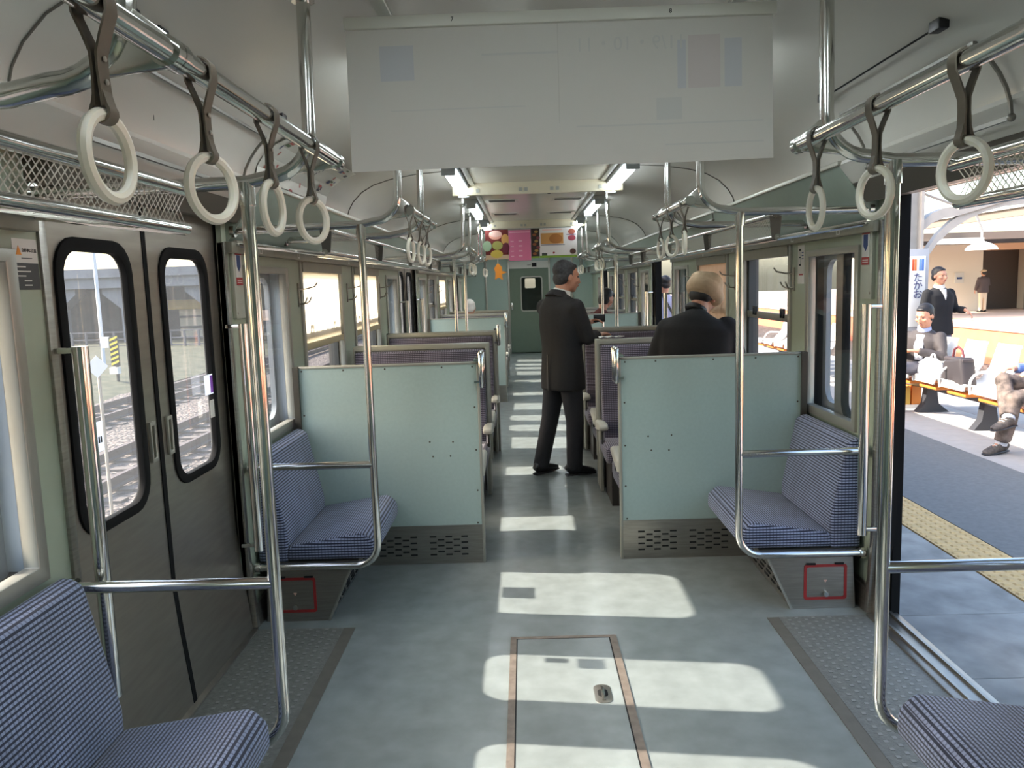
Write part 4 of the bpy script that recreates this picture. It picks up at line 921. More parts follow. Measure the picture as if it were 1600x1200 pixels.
# platform canopies: column with curved bracket, beams
m_cst = mat('canopy_steel', (190, 184, 178), .5, noise_amt=.15, noise_scale=6); m_lite = mat('strip_light', (255, 255, 255), .5, emit=(255, 250, 240), strength=5)
def canopy(xc, y, label):
    o = thing('canopy_column', label, 'column', (xc, y, PZ))
    for k in (-1, 1):
        MB().box(xc - .16, xc - .12, y - .14, y + .14, PZ, 3.1).build('flange', m_cst, o) if k < 0 else MB().box(xc + .12, xc + .16, y - .14, y + .14, PZ, 3.1).build('flange', m_cst, o)
    MB().box(xc - .12, xc + .12, y - .02, y + .02, PZ, 3.1).build('web', m_cst, o)
    for s, L in ((1, 3.2), (-1, 2.6)):
        up = [(xc + s * .14, 1.95)] + [(xc + s * (.14 + .5 - .5 * math.cos(a)), 1.95 + .30 * math.sin(a)) for a in (.4, .8, 1.2, PI / 2)] + [(xc + s * L, 2.95)]
        lo = [(p[0], p[1] + .14) for p in up]; lo[0] = (xc + s * .14, 2.25)
        MB().prism(up + lo[::-1], 'y', y - .09, y + .09).build('rafter', m_cst, o)
        pts = [(xc + s * .15, 1.25)] + [(xc + s * (.15 + 1.5 * (1 - math.cos(a))), 1.25 + 1.15 * math.sin(a)) for a in [PI / 2 * i / 8 for i in range(1, 9)]]
        inn = [(p[0] + s * .0, p[1] + .13) for p in pts]; inn[0] = (xc + s * .15, 1.45)
        MB().prism(pts + inn[::-1], 'y', y - .06, y + .06).build('curved_bracket', m_cst, o)
    return o
canopy(5.42, 11.7, 'pale steel canopy column with curved brackets behind the station name board')
canopy(5.42, 22.0, 'second pale canopy column farther along the near platform')
for xb, y0, y1, z, t in ((3.3, 6, 40, 3.0, 'near platform edge'), (7.6, 6, 40, 3.0, 'far platform edge'), (13.8, 8, 60, 2.95, 'opposite platform edge')):
    o = thing('canopy_beam', 'long canopy edge beam over the %s' % t, 'beam', (xb, y0, z)); MB().box(xb - .06, xb + .06, y0, y1, z, z + .22).build('web', mat('beam_brown', (120, 108, 98), .6), o); MB().box(xb - .14, xb + .14, y0, y1, z + .22, z + .25).build('flange', m_cst, o)
o = thing('canopy_roof', 'long canopy roof with brown fascia across the far platform', 'roof', (20, 28, 2.7))
MB().box(9, 32, 27.5, 31, 2.66, 2.75).build('roof_sheet', m_conc2, o); MB().box(9, 32, 27.4, 27.5, 2.50, 2.75).build('fascia', mat('beam_brown', (120, 108, 98), .6), o)
for x0, x1, t in ((13.6, 15.3, 'left of the dark doorway'), (19.4, 22.0, 'right of the dark doorway')):
    o = thing('strip_lamp', 'white strip lamp under the far canopy, %s' % t, 'lamp', (x0, 27.3, 2.4)); MB().box(x0, x1, 27.2, 27.35, 2.38, 2.50).build('diffuser', m_lite, o, bev=.02); MB().box(x0, x1, 27.2, 27.35, 2.50, 2.56).build('tray', m_white, o)
o = thing('dome_lamp', 'bright white dome lamp hanging from the canopy across the platform', 'lamp', (8.9, 16.0, 1.9))
MB().loft([((8.9, 16, 2.04), .04, .04), ((8.9, 16, 2.0), .15, .15), ((8.9, 16, 1.94), .25, .25), ((8.9, 16, 1.88), .29, .29)], 20).build('shade', m_lite, o); MB().tube([(8.9, 16, 2.03), (8.9, 16, 2.25), (8.75, 16, 2.6), (7.6, 16, 3.05)], .025, 8).build('bracket', m_cst, o)
# station name board
o = thing('station_name_board', 'tall narrow white station name board reading たかお with a striped emblem', 'sign', (5.4, 11.3, .9))
def brd(x0, x1, z0, z1, y, mt, nm): return MB().box(x0, x1, y, y + .02, z0, z1).build(nm, mt, o, bev=.004)
bx = 5.38
brd(bx - .155, bx + .155, .62, 1.80, 11.30, mat('board_grey', (176, 178, 184), .5), 'frame'); brd(bx - .105, bx + .105, .72, 1.70, 11.285, mat('board_white', (238, 238, 236), .5), 'face')
for k, c in enumerate(((214, 90, 50), (232, 130, 70), (240, 236, 230), (120, 160, 214), (90, 130, 200))): brd(bx - .085 + k * .034, bx - .085 + k * .034 + .03, 1.50, 1.66, 11.280, mat('stripe%d' % k, c, .6), 'emblem_stripe')
for k, ch in enumerate('たかお'):
    text_mesh('lettering', ch, .135, mat('ink_blue', (70, 74, 120), .6), Matrix.Translation((bx, 11.278, 1.40 - k * .115)) @ Matrix.Rotation(PI / 2, 4, 'X'), o, kind='stuff', depth=.002)
MB().box(bx - .02, bx + .02, 11.32, 11.70, 1.0, 1.1).build('mount', m_cst, o); MB().box(bx - .02, bx + .02, 11.32, 11.70, 1.5, 1.6).build('mount', m_cst, o)
o = thing('blue_panel', 'blue-edged white notice panel beside the canopy column', 'panel', (5.1, 11.9, .3))
MB().box(5.02, 5.12, 11.9, 11.94, .3, 1.55).build('panel', mat('panel_blue', (70, 96, 170), .5), o); MB().box(5.035, 5.105, 11.885, 11.9, .35, 1.5).build('sheet', m_white, o)
MB().box(5.05, 5.09, 11.90, 11.94, PZ, .3).build('leg', m_cst, o)

# bucket seats on a beam
m_seat = mat('seat_white', (236, 232, 224), .4); m_seato = mat('seat_orange', (232, 140, 60), .5); m_leg = mat('leg_dark', (58, 58, 62), .5)
def seat_row(ys, label, legs, grp):
    o = thing('platform_bench', label, 'bench', (4.5, sum(ys) / len(ys), PZ), grp)
    MB().box(4.46, 4.54, min(ys) - .4, max(ys) + .4, PZ + .27, PZ + .33).build('beam', mat('beam_steel', (120, 120, 122), .4, metal=.6), o)
    for y in ys:
        mb = MB(); prof_ = [(-.26, .40), (-.25, .43), (-.12, .405), (.06, .39), (.15, .43), (.22, .60), (.27, .80), (.285, .84)]; nyy = 6; vs = []
        for i, (x, z) in enumerate(prof_):
            for j in range(nyy + 1):
                t = (j / nyy - .5) * 2; vs.append((4.5 + x + (.03 * t * t if i > 4 else 0), y + .215 * t * (1 - .12 * (i > 5)), PZ + z + (.03 * t * t if 1 <= i <= 4 else 0)))
        fs = [(i * 7 + j, (i + 1) * 7 + j, (i + 1) * 7 + j + 1, i * 7 + j + 1) for i in range(7) for j in range(6)]
        me_ = mb.add(vs, fs); st = me_.build('seat_shell', m_seat, o); md = st.modifiers.new('s', 'SOLIDIFY'); md.thickness = .022
        MB().box(4.27, 4.62, y - .18, y + .18, PZ + .335, PZ + .372).build('seat_underside', m_seato, o, bev=.01)
        for k in (-1,): MB().tube([(4.66, y + k * .245, PZ + .58), (4.40, y + k * .245, PZ + .60)] + [(4.40 - .13 * math.sin(a), y + k * .245, PZ + .47 + .13 * math.cos(a)) for a in (.4, .8, 1.2, 1.57)] + [(4.28, y + k * .245, PZ + .38)], .014, 8).build('arm_loop', m_seat, o)
    for y in legs:
        MB().prism([(4.47, PZ + .30), (4.57, PZ + .30), (4.60, PZ + .10), (4.72, PZ), (4.36, PZ), (4.44, PZ + .10)], 'y', y - .05, y + .05).build('leg', m_leg, o)
    return o
seat_row([9.30, 8.72, 8.14, 7.56, 6.98, 6.40], 'white and orange bucket seats on dark legs facing the open doorway', [9.15, 8.0, 6.7], 'bucket seat rows on the near platform')
seat_row([12.6, 13.18, 13.76, 14.34, 14.92], 'white bucket seats seen through the platform-side window', [12.9, 14.4], 'bucket seat rows on the near platform')
# bags and things by the seats
def carrier_bag(x, y, z, label):
    o = thing('carrier_bag', label, 'bag', (x, y, z))
    b = MB().loft([((x, y, z), .10, .12, .6), ((x, y, z + .08), .12, .14, .7), ((x, y, z + .18), .10, .12, .7), ((x + .01, y, z + .24), .05, .09)], 14); b.v = [(p[0] + .012 * noise.noise((p[0] * 30, p[1] * 30, p[2] * 30)), p[1], p[2]) for p in b.v]
    mt = mat('plastic_white', (240, 240, 240), .4, trans=.2); b.build('body', mt, o)
    for k in (-1, 1): MB().tube(arc((x, y + k * .055, z + .24), .045, 0, PI, 8, 'yz'), .010, 6).build('handle', mt, o)
carrier_bag(4.40, 8.92, PZ + .41, 'white plastic carrier bag on the seat beside the reading man')
o = thing('shoulder_bag', 'black shoulder bag with a red-trimmed handle on a bucket seat', 'bag', (4.45, 8.36, PZ + .41))
MB().prism([(8.14, PZ + .41), (8.62, PZ + .41), (8.56, PZ + .66), (8.22, PZ + .72)], 'x', 4.34, 4.50).build('body', mat('bag_black', (52, 46, 48), .7), o, bev=.04, seg=3)
MB().box(4.36, 4.48, 8.20, 8.58, PZ + .66, PZ + .70).build('flap', mat('bag_black2', (66, 58, 60), .7), o, bev=.015)
MB().tube([(4.42, 8.28, PZ + .68), (4.42, 8.32, PZ + .78), (4.42, 8.40, PZ + .81), (4.42, 8.47, PZ + .78), (4.42, 8.50, PZ + .68)], .012, 8).build('handle', mat('bag_red', (110, 50, 54), .6), o)
o = thing('orange_crate', 'orange and yellow slatted crate under the seats', 'crate', (4.35, 9.55, PZ))
for k in range(3): MB().box(4.2 + k * .13, 4.31 + k * .13, 9.45, 9.75, PZ + .04, PZ + .26).build('slat_panel', m_seato if k != 1 else mat('crate_yellow', (232, 190, 90), .6), o)
MB().box(4.16, 4.62, 9.42, 9.78, PZ, PZ + .04).build('tray', m_seat, o)
o = thing('hanging_sign', 'small white and blue sign hanging under the canopy, seen through the second doorway', 'sign', (2.6, 12.5, 1.8))
MB().box(2.28, 2.52, 12.4, 12.45, 1.72, 1.98).build('panel', m_lite, o); MB().box(2.28, 2.56, 12.41, 12.46, 1.98, 2.02).build('header', m_bluep, o); MB().tube([(2.42, 12.43, 2.02), (2.42, 12.43, 3.06), (3.3, 12.43, 3.06)], .012, 6).build('hanger', m_cst, o)

# ------------------------------------------------------------------ people
UP = Vector((0, 0, 1))
def basis(fwd, tilt=0.0):
    f_ = Vector(fwd).normalized(); r_ = f_.cross(UP).normalized(); u_ = r_.cross(f_)
    M = Matrix((r_, f_, u_)).transposed()
    return M @ Matrix.Rotation(tilt, 3, 'Y')
def finger(mb, p, d_, n_, L, rad, curl):
    pts = [Vector(p)]; a = 0.0
    for k, q in enumerate((.42, .32, .26)):
        a += curl * (.6 if k == 0 else 1.0); v = d_ * math.cos(a) + n_ * math.sin(a); pts.append(pts[-1] + v * L * q)
    mb.tube(pts, [rad, rad * .96, rad * .88, rad * .66], 8)
def hand(mb, wr, d_, n_, side, curl=.45, sc_=1.0):
    # d_: from the wrist to the knuckles, n_: out of the palm; side = +1 when the thumb lies towards d_ x n_
    d_ = Vector(d_).normalized(); n_ = Vector(n_); n_ = (n_ - d_ * n_.dot(d_)).normalized(); t_ = d_.cross(n_) * side; wr = Vector(wr)
    M = Matrix((t_, d_, n_)).transposed()
    mb.loft([(wr - d_ * .02, .026 * sc_, .021 * sc_), (wr + d_ * .02 * sc_, .032 * sc_, .018 * sc_), (wr + d_ * .06 * sc_, .040 * sc_, .016 * sc_), (wr + d_ * .088 * sc_, .038 * sc_, .013 * sc_)], 12, t_)
    for k, (o_, L) in enumerate(((.029, .070), (.010, .078), (-.010, .072), (-.028, .056))):
        finger(mb, wr + d_ * .080 * sc_ + t_ * o_ * sc_, d_ + t_ * o_ * 1.2, n_, L * sc_, .0088 * sc_, curl)
    p = wr + d_ * .028 * sc_ + t_ * .028 * sc_; finger(mb, p, (d_ * .55 + t_ * .75 + n_ * .25).normalized(), (n_ * .6 + d_ * .5 - t_ * .3).normalized(), .066 * sc_, .0105 * sc_, curl * .6)
def head_geo(mb, c, M, k=1.0):
    P = lambda x, y, z: Vector(c) + M @ Vector((x, y, z)) * k
    E = lambda x, y, z, a, b, d_: mb.ell(P(x, y, z), (a * k, b * k, d_ * k), M, 16, 10)
    E(0, -.012, .028, .076, .096, .090); E(0, .026, -.030, .062, .066, .086); E(0, .056, -.090, .032, .028, .024); E(0, .074, .026, .054, .018, .014)
    E(0, .098, -.016, .013, .016, .026); E(0, .106, -.032, .016, .014, .011); E(0, .086, -.060, .026, .012, .013)
    for s in (-1, 1): E(s * .079, -.008, -.008, .010, .022, .033); E(s * .046, .062, -.022, .022, .024, .022)
def figure(name, label, sp):
    F = Vector(sp['F']).normalized(); R = F.cross(UP).normalized()
    pel, che, hd = (Vector(sp[k]) for k in ('pel', 'che', 'head')); k = sp.get('k', 1.0); vx = sp.get('vox', .009)
    o = thing(name, label, 'person', (pel.x, pel.y, sp.get('base', 0)), sp.get('group'))
    M = basis(sp.get('HF', F), sp.get('tilt', 0)); spine = che - pel
    skin = mat('skin_' + sp.get('skin', 'a'), sp.get('skinc', (206, 160, 132)), .55, trans=.1)
    body = MB(); head_geo(body, hd, M, k)
    body.loft([(che + UP * -.03, .075, .062), (che + (hd - che) * .35, .054 * k, .054 * k), (hd + M @ Vector((0, -.030, -.05)) * k, .053 * k, .056 * k)], 14, R)
    body.loft([(pel - spine * .08, .12, .09), (pel + spine * .25, .125, .085), (pel + spine * .65, .14, .09), (che - spine * .1, .13, .075), (che, .06, .05)], 16, R)
    top = MB(); bot = MB(); tr = sp.get('bulk', 1.0); hem = sp.get('hem', .10); down = Vector(sp.get('down', -UP))
    top.loft([(pel + down * hem, .195 * tr, .140 * tr, .85), (pel + down * hem * .3, .192 * tr, .138 * tr, .85), (pel + spine * .30, .176 * tr, .125 * tr, .85), (pel + spine * .62, .196 * tr, .132 * tr, .85), (pel + spine * .86, .202 * tr, .118 * tr, .85), (pel + spine * .985, .150 * tr, .092 * tr), (che + (hd - che) * .17, .074 * tr, .072 * tr), (che + (hd - che) * .26, .064, .064)], 22, R)
    for sd, (sh, el, wr, hdir, pn) in sp['arms'].items():
        sh, el, wr = Vector(sh), Vector(el), Vector(wr); sg = 1 if sd == 'R' else -1
        body.tube([sh, sh + (el - sh) * .5, el, el + (wr - el) * .4, wr], [.045 * k, .044 * k, .038 * k, .037 * k, .026 * k], 12)
        if hdir is not None: hand(body, wr, hdir, pn, sp.get('thumb', {}).get(sd, sg), sp.get('curl', .5), k)
        ar = sp.get('arm', 1.0); e2 = wr - (wr - el) * .06
        top.ell(sh, (.070 * ar, .070 * ar, .070 * ar)); top.tube([sh, sh + (el - sh) * .5, el, el + (e2 - el) * .5, e2], [.068 * ar, .064 * ar, .057 * ar, .052 * ar, .045 * ar], 14); top.ell(el, (.058 * ar,) * 3)
    bot.loft([(pel + spine * .22, .150 * tr, .105 * tr, .85), (pel + spine * .04, .165 * tr, .120 * tr, .85), (pel - UP * .04, .165 * tr, .118 * tr, .85), (pel - UP * .08, .13 * tr, .09 * tr)], 20, R)
    shoes = []
    for sd, (hp, kn, an, toe) in sp['legs'].items():
        hp, kn, an, toe = (Vector(q) for q in (hp, kn, an, toe)); lg = sp.get('leg', 1.0)
        body.tube([hp, hp + (kn - hp) * .5, kn, kn + (an - kn) * .4, an], [.068, .062, .048, .046, .034], 12); body.tube([an, an + (toe - an) * .3, an + (toe - an) * .55], [.032, .024, .014], 10)
        bot.ell(hp, (.092 * lg,) * 3); bot.tube([hp, hp + (kn - hp) * .5, kn, kn + (an - kn) * .45, an + (kn - an) * .04, an - (kn - an).normalized() * sp.get('cuff', .035)], [.092 * lg, .083 * lg, .070 * lg, .066 * lg, .062 * lg, .064 * lg], 16); bot.ell(kn, (.071 * lg,) * 3)
        shoes.append((an, toe, kn))
    fuse(body, 'body', vx, skin, o)
    fuse(top, sp.get('topname', 'jacket'), sp.get('cvox', .013), sp['top'], o, 6)
    fuse(bot, sp.get('botname', 'trousers'), sp.get('cvox', .013), sp['bot'], o, 5)
    for an, toe, kn in shoes:
        d_ = toe - an; d_.z *= sp.get('shoez', .0); L = d_.length; d_.normalize(); up = (an - toe); up = (UP - d_ * UP.dot(d_)).normalized(); rt = d_.cross(up)
        heel = Vector((an.x, an.y, an.z)) - d_ * .065 - up * .035; sb = MB(); tp = heel + d_ * (L + .075); base = -.045
        rg_ = []
        for t, rx, ry, h in ((0, .026, .030, .000), (.06, .034, .040, .012), (.26, .036, .048, .018), (.48, .039, .036, .002), (.72, .044, .029, -.008), (.92, .036, .022, -.016), (1, .016, .012, -.020)):
            rg_.append((heel + (tp - heel) * t + up * h, rx, ry, .8))
        sb.loft(rg_, 14, rt); sho = sb.build('shoe', sp['shoe'], o)
        so_ = MB(); A = heel - up * .032
        so_.loft([(A - d_ * .005 - up * .004, .030, .010), (A + d_ * .05, .036, .011, .6), (A + d_ * L * .45, .036, .010, .6), (A + d_ * L * .8, .046, .010, .6), (tp - up * .030, .030, .009), (tp + d_ * .012 - up * .028, .008, .006)], 10, rt); so_.build('sole', sp.get('sole', m_black), sho)
        if sp.get('laces'):
            for q in range(3): cc = heel + (tp - heel) * (.36 + q * .10) + up * (.055 - q * .012); MB().tube([cc - rt * .026, cc + up * .006, cc + rt * .026], .0045, 6).build('lace', m_white, sho)
            MB().loft([(an - (an - kn).normalized() * -.01, .048, .052), (an + (kn - an).normalized() * .05, .050, .054)], 14, rt).build('sock', mat('sock_grey', (206, 206, 212), .8), sho)
    P = lambda x, y, z: hd + M @ Vector((x, y, z)) * k
    if sp.get('hair') is not None:
        hr = MB(); E = lambda x, y, z, a, b, d_: hr.ell(P(x, y, z), (a * k, b * k, d_ * k), M, 16, 10)
        E(0, -.026, .048, .081, .096, .082); E(0, -.050, -.016, .075, .060, .066)
        for s in (-1, 1): E(s * .070, -.022, .012, .016, .040, .045)
        if sp.get('long'): E(0, -.03, -.03, .090, .075, .10); E(0, .05, .075, .07, .04, .035)
        else: E(0, .040, .084, .052, .032, .022)
        fuse(hr, 'hair', vx, sp['hair'], o, 3)
    if sp.get('face', True):
        for s in (-1, 1):
            MB().ell(P(s * .030, .078, .006), (.011 * k, .007 * k, .005 * k), M, 10, 6).build('eye', m_black, o)
            MB().tube([P(s * .016, .088, .026), P(s * .030, .083, .031), P(s * .044, .071, .027)], .0035 * k, 6).build('eyebrow', sp.get('hair') or m_black, o)
        MB().ell(P(0, .095, -.060), (.022 * k, .006 * k, .006 * k), M, 12, 6).build('mouth', mat('lips', (170, 96, 88), .5), o)
    if sp.get('collar'):
        MB().loft([(che + (hd - che) * .13 + F * .004, .076, .073), (che + (hd - che) * .38, .064 * k, .066 * k)], 16, R).build('shirt_collar', sp['collar'], o)
    return o
m_suit = mat('suit_charcoal', (36, 34, 35), .8, noise_amt=.2, noise_scale=60); m_trou = mat('trouser_charcoal', (44, 43, 47), .8, noise_amt=.2, noise_scale=60)
m_hairg = mat('hair_grey', (62, 62, 64), .6, col2=(34, 33, 34), noise_scale=60); m_hairb = mat('hair_black', (26, 22, 22), .5)
F = Vector((.80, .60, 0)); Rv = F.cross(UP)
pc = Vector((.165, 6.12, .83)); cc = Vector((.155, 6.13, 1.375))
suit = figure('person', 'man with greying hair in a dark suit standing in the aisle', dict(F=F, HF=(.93, .36, -.12), pel=pc, che=cc, head=(.215, 6.15, 1.532), hair=m_hairg, top=m_suit, bot=m_trou, shoe=mat('shoe_black', (22, 22, 24), .3), collar=m_white, hem=.16, topname='suit_jacket', vox=.008,
    arms={'R': (cc + Rv * .185 - UP * .075, (.355, 6.00, 1.07), (.44, 6.18, 1.075), (.7, .5, .1), (0, 0, -1)), 'L': (cc - Rv * .185 - UP * .075, (.22, 6.38, 1.08), (.37, 6.27, 1.17), (.75, -.35, .2), (-.2, -.2, -1))},
    legs={'R': (pc + Rv * .085 - UP * .04, (.245, 6.04, .43), (.235, 6.03, .085), (.385, 6.07, .03)), 'L': (pc - Rv * .085 - UP * .04, (.06, 6.16, .44), (-.02, 6.12, .085), (.10, 6.24, .03))}, skinc=(196, 142, 116)))
MB().box(.405, .455, 6.17, 6.20, 1.19, 1.25).build('held_thing', m_black, None) if False else None
o = thing('pocket_camera', 'small black camera held by the man in the dark suit', 'camera', (.43, 6.24, 1.2))
MB().box(.42, .51, 6.215, 6.245, 1.175, 1.235).build('body', m_black, o, bev=.006); MB().tube([(.465, 6.245, 1.205), (.465, 6.262, 1.205)], .018, 12).build('lens', m_steel, o)
o = thing('folded_paper', 'folded white paper lying on top of the platform-side seat back', 'paper', (.48, 5.63, 1.09))
pb = MB(); vs = []
for i in range(7):
    for j in range(4): vs.append((.40 + i * .03, 5.585 + j * .03, 1.092 + .012 * abs(math.sin(i * 1.7 + j))))
pb.add(vs, [(i * 4 + j, (i + 1) * 4 + j, (i + 1) * 4 + j + 1, i * 4 + j + 1) for i in range(6) for j in range(3)]).build('sheet', m_white, o)
# woman with the beige hat
m_coat = mat('coat_black', (34, 32, 32), .9, noise_amt=.2, noise_scale=80)
F = Vector((.20, .98, 0)); Rv = F.cross(UP); pc = Vector((.90, 4.88, .80)); cc = Vector((.945, 4.93, 1.235))
hatw = figure('person', 'person in a black coat and beige hat, back turned, head bowed', dict(F=F, HF=(.45, .75, -.55), tilt=.18, pel=pc, che=cc, head=(1.005, 5.02, 1.375), hair=m_hairb, top=m_coat, bot=mat('skirt_dark', (40, 38, 42), .9), shoe=mat('shoe_black', (22, 22, 24), .3), hem=.30, topname='coat', bulk=1.12, arm=1.12, vox=.008,
    arms={'R': (cc + Rv * .175 - UP * .06, cc + Rv * .25 - UP * .30 + F * .06, cc + Rv * .14 - UP * .42 + F * .26, (-.3, .8, -.2), (-1, 0, -.2)), 'L': (cc - Rv * .175 - UP * .06, cc - Rv * .27 - UP * .29 + F * .04, cc - Rv * .12 - UP * .40 + F * .25, (.3, .8, -.2), (1, 0, -.2))},
    legs={'R': (pc + Rv * .085, (.985, 4.86, .43), (.985, 4.85, .08), (1.0, 4.99, .03)), 'L': (pc - Rv * .085, (.82, 4.87, .43), (.81, 4.86, .08), (.81, 5.0, .03))}, skinc=(200, 150, 128)))
HM = basis((.45, .75, -.55), .18); hc = Vector((1.005, 5.02, 1.375))
m_hat = mat('hat_beige', (196, 170, 138), .85, noise_amt=.15, noise_scale=40)
hat = MB()
for x, y, z, a, b, c_ in ((0, -.022, .068, .106, .118, .072), (0, -.034, .030, .113, .120, .078), (.03, -.03, .080, .075, .09, .066), (-.035, -.03, .078, .075, .09, .066), (.014, .012, .022, .106, .110, .066)): hat.ell(hc + HM @ Vector((x, y, z)), (a, b, c_), HM, 18, 10)
fuse(hat, 'hat', .008, m_hat, hatw, 4)
MB().tube([hc + HM @ Vector((.05 * math.cos(t), -.03 + .05 * math.sin(t), -.115)) for t in [2 * PI * i / 20 for i in range(21)]], .022, 10).build('scarf', m_black, hatw)
# passengers farther down the car
F = Vector((.75, .66, 0)); Rv = F.cross(UP); pc = Vector((.86, 10.52, .52)); cc = Vector((.90, 10.60, 1.07))
figure('person', 'dark-haired passenger in a rust-brown jumper bowing over a seat far down the car', dict(F=F, HF=(.75, .45, -.55), pel=pc, che=cc, head=(.98, 10.66, 1.27), hair=m_hairb, long=True, top=mat('jumper_rust', (104, 52, 48), .9, noise_amt=.3, noise_scale=30), bot=m_trou, shoe=m_black, hem=.05, vox=.010, cvox=.016, topname='jumper',
    arms={'R': (cc + Rv * .17 - UP * .05, cc + Rv * .24 - UP * .28 + F * .05, cc + Rv * .12 - UP * .36 + F * .22, F, -UP), 'L': (cc - Rv * .17 - UP * .05, cc - Rv * .24 - UP * .28 + F * .05, cc - Rv * .12 - UP * .36 + F * .22, F, -UP)},
    legs={'R': (pc + Rv * .09, pc + Rv * .10 + Vector((.0, .36, -.02)), pc + Rv * .10 + Vector((0, .34, -.43)), pc + Rv * .10 + Vector((.02, .48, -.48))), 'L': (pc - Rv * .09, pc - Rv * .10 + Vector((.0, .36, -.02)), pc - Rv * .10 + Vector((0, .34, -.43)), pc - Rv * .10 + Vector((.02, .48, -.48)))}))
F = Vector((0, 1, 0)); Rv = F.cross(UP); pc = Vector((-.92, 11.85, .50)); cc = Vector((-.92, 11.78, .98))
figure('person', 'white-haired passenger whose head shows over a distant track-side seat', dict(F=F, HF=(.2, 1, -.1), pel=pc, che=cc, head=(-.92, 11.84, 1.165), hair=mat('hair_white', (232, 228, 222), .7), top=mat('coat_brown', (70, 56, 52), .9), bot=m_trou, shoe=m_black, hem=.05, vox=.010, cvox=.016,
    arms={'R': (cc + Rv * .17 - UP * .05, cc + Rv * .22 - UP * .28, cc + Rv * .10 - UP * .38 + F * .2, F, -UP), 'L': (cc - Rv * .17 - UP * .05, cc - Rv * .22 - UP * .28, cc - Rv * .10 - UP * .38 + F * .2, F, -UP)},
    legs={'R': (pc + Rv * .09, pc + Rv * .10 + Vector((0, .38, -.02)), pc + Rv * .10 + Vector((0, .36, -.42)), pc + Rv * .10 + Vector((0, .49, -.47))), 'L': (pc - Rv * .09, pc - Rv * .10 + Vector((0, .38, -.02)), pc - Rv * .10 + Vector((0, .36, -.42)), pc - Rv * .10 + Vector((0, .49, -.47)))}))
# people on the platform
m_jack = mat('jacket_dark', (70, 64, 64), .75, noise_amt=.2, noise_scale=30)
F = Vector((-.80, -.60, 0)); Rv = F.cross(UP); pc = Vector((4.46, 9.26, .38)); cc = Vector((4.46, 9.20, .79))
sm = figure('person', 'short-haired man in a dark jacket sitting on the platform seats, looking down at his food', dict(F=F, HF=(-.82, -.50, -.30), pel=pc, che=cc, head=(4.425, 9.14, .985), k=1.08, hair=m_hairb, top=m_jack, bot=mat('trouser_grey', (92, 90, 98), .85), shoe=m_black, base=PZ, hem=.06, bulk=1.05, vox=.009, collar=mat('shirt_blue', (176, 186, 222), .7),
    arms={'R': (cc + Rv * .18 - UP * .05, (4.34, 9.44, .56), (4.20, 9.22, .60), (-.3, -.9, .1), (0, -.2, -1)), 'L': (cc - Rv * .18 - UP * .05, (4.53, 8.93, .54), (4.28, 9.00, .60), (-.9, .35, .1), (0, 0, -1))},
    legs={'R': (pc + Rv * .09 + UP * -.01, (4.06, 9.30, .36), (4.02, 9.22, -.04), (3.88, 9.14, -.09)), 'L': (pc - Rv * .09 - UP * .01, (4.09, 8.98, .42), (3.96, 9.26, .16), (3.84, 9.36, .10))}, skinc=(244, 206, 184)))
MB().prism([(9.14, .52), (9.02, .54), (9.02, .78), (9.08, .79), (9.14, .78)], 'x', 4.28, 4.30).xf(Matrix.Identity(4)).build('shirt_front', mat('shirt_white', (236, 238, 244), .7), sm) if False else None
mbs = MB(); mbs.loft([(cc + F * .118 - UP * .30, .045, .025), (cc + F * .125 - UP * .15, .055, .022), (cc + F * .085 - UP * .02, .05, .02)], 12, Rv); mbs.build('shirt_front', mat('shirt_white', (236, 238, 244), .7), sm)
o = thing('food_packet', 'orange food packet in the hands of the seated man', 'packet', (4.16, 9.1, .58))
pk = MB().loft([((4.12, 9.16, .50), .05, .06, .7), ((4.13, 9.12, .56), .085, .07, .7), ((4.15, 9.09, .62), .07, .05, .7), ((4.16, 9.08, .65), .02, .06)], 12); pk.build('wrapper', mat('packet_orange', (240, 190, 90), .5), o)
F = Vector((.25, -.97, 0)); Rv = F.cross(UP); pc = Vector((5.71, 11.0, .72)); cc = Vector((5.70, 11.0, 1.23))
bk_ = figure('person', 'man in black cardigan and white collar walking behind the platform seats', dict(F=F, HF=(.35, -.93, -.05), pel=pc, che=cc, head=(5.69, 10.97, 1.42), hair=m_hairb, top=mat('knit_black', (22, 22, 26), .9), bot=mat('jeans_grey', (96, 100, 116), .85), shoe=m_black, base=PZ, hem=.10, bulk=1.04, vox=.010, topname='cardigan', collar=m_white,
    arms={'R': (cc + Rv * .18 - UP * .05, cc + Rv * .25 - UP * .30, cc + Rv * .24 - UP * .54 + F * .05, (0, 0, -1), (1, 0, 0)), 'L': (cc - Rv * .18 - UP * .05, cc - Rv * .27 - UP * .27, (6.02, 10.90, .95), (.5, -.3, -.5), (0, 0, -1))},
    legs={'R': (pc + Rv * .085 - UP * .02, (5.62, 10.92, .33), (5.62, 10.98, -.04), (5.65, 10.84, -.09)), 'L': (pc - Rv * .085 - UP * .02, (5.80, 10.90, .33), (5.80, 10.86, -.04), (5.84, 10.72, -.09))}, skinc=(206, 150, 124)))
F = Vector((-.2, 1, 0)); Rv = F.cross(UP); pc = Vector((17.42, 30.9, .70)); cc = Vector((17.42, 30.9, 1.20))
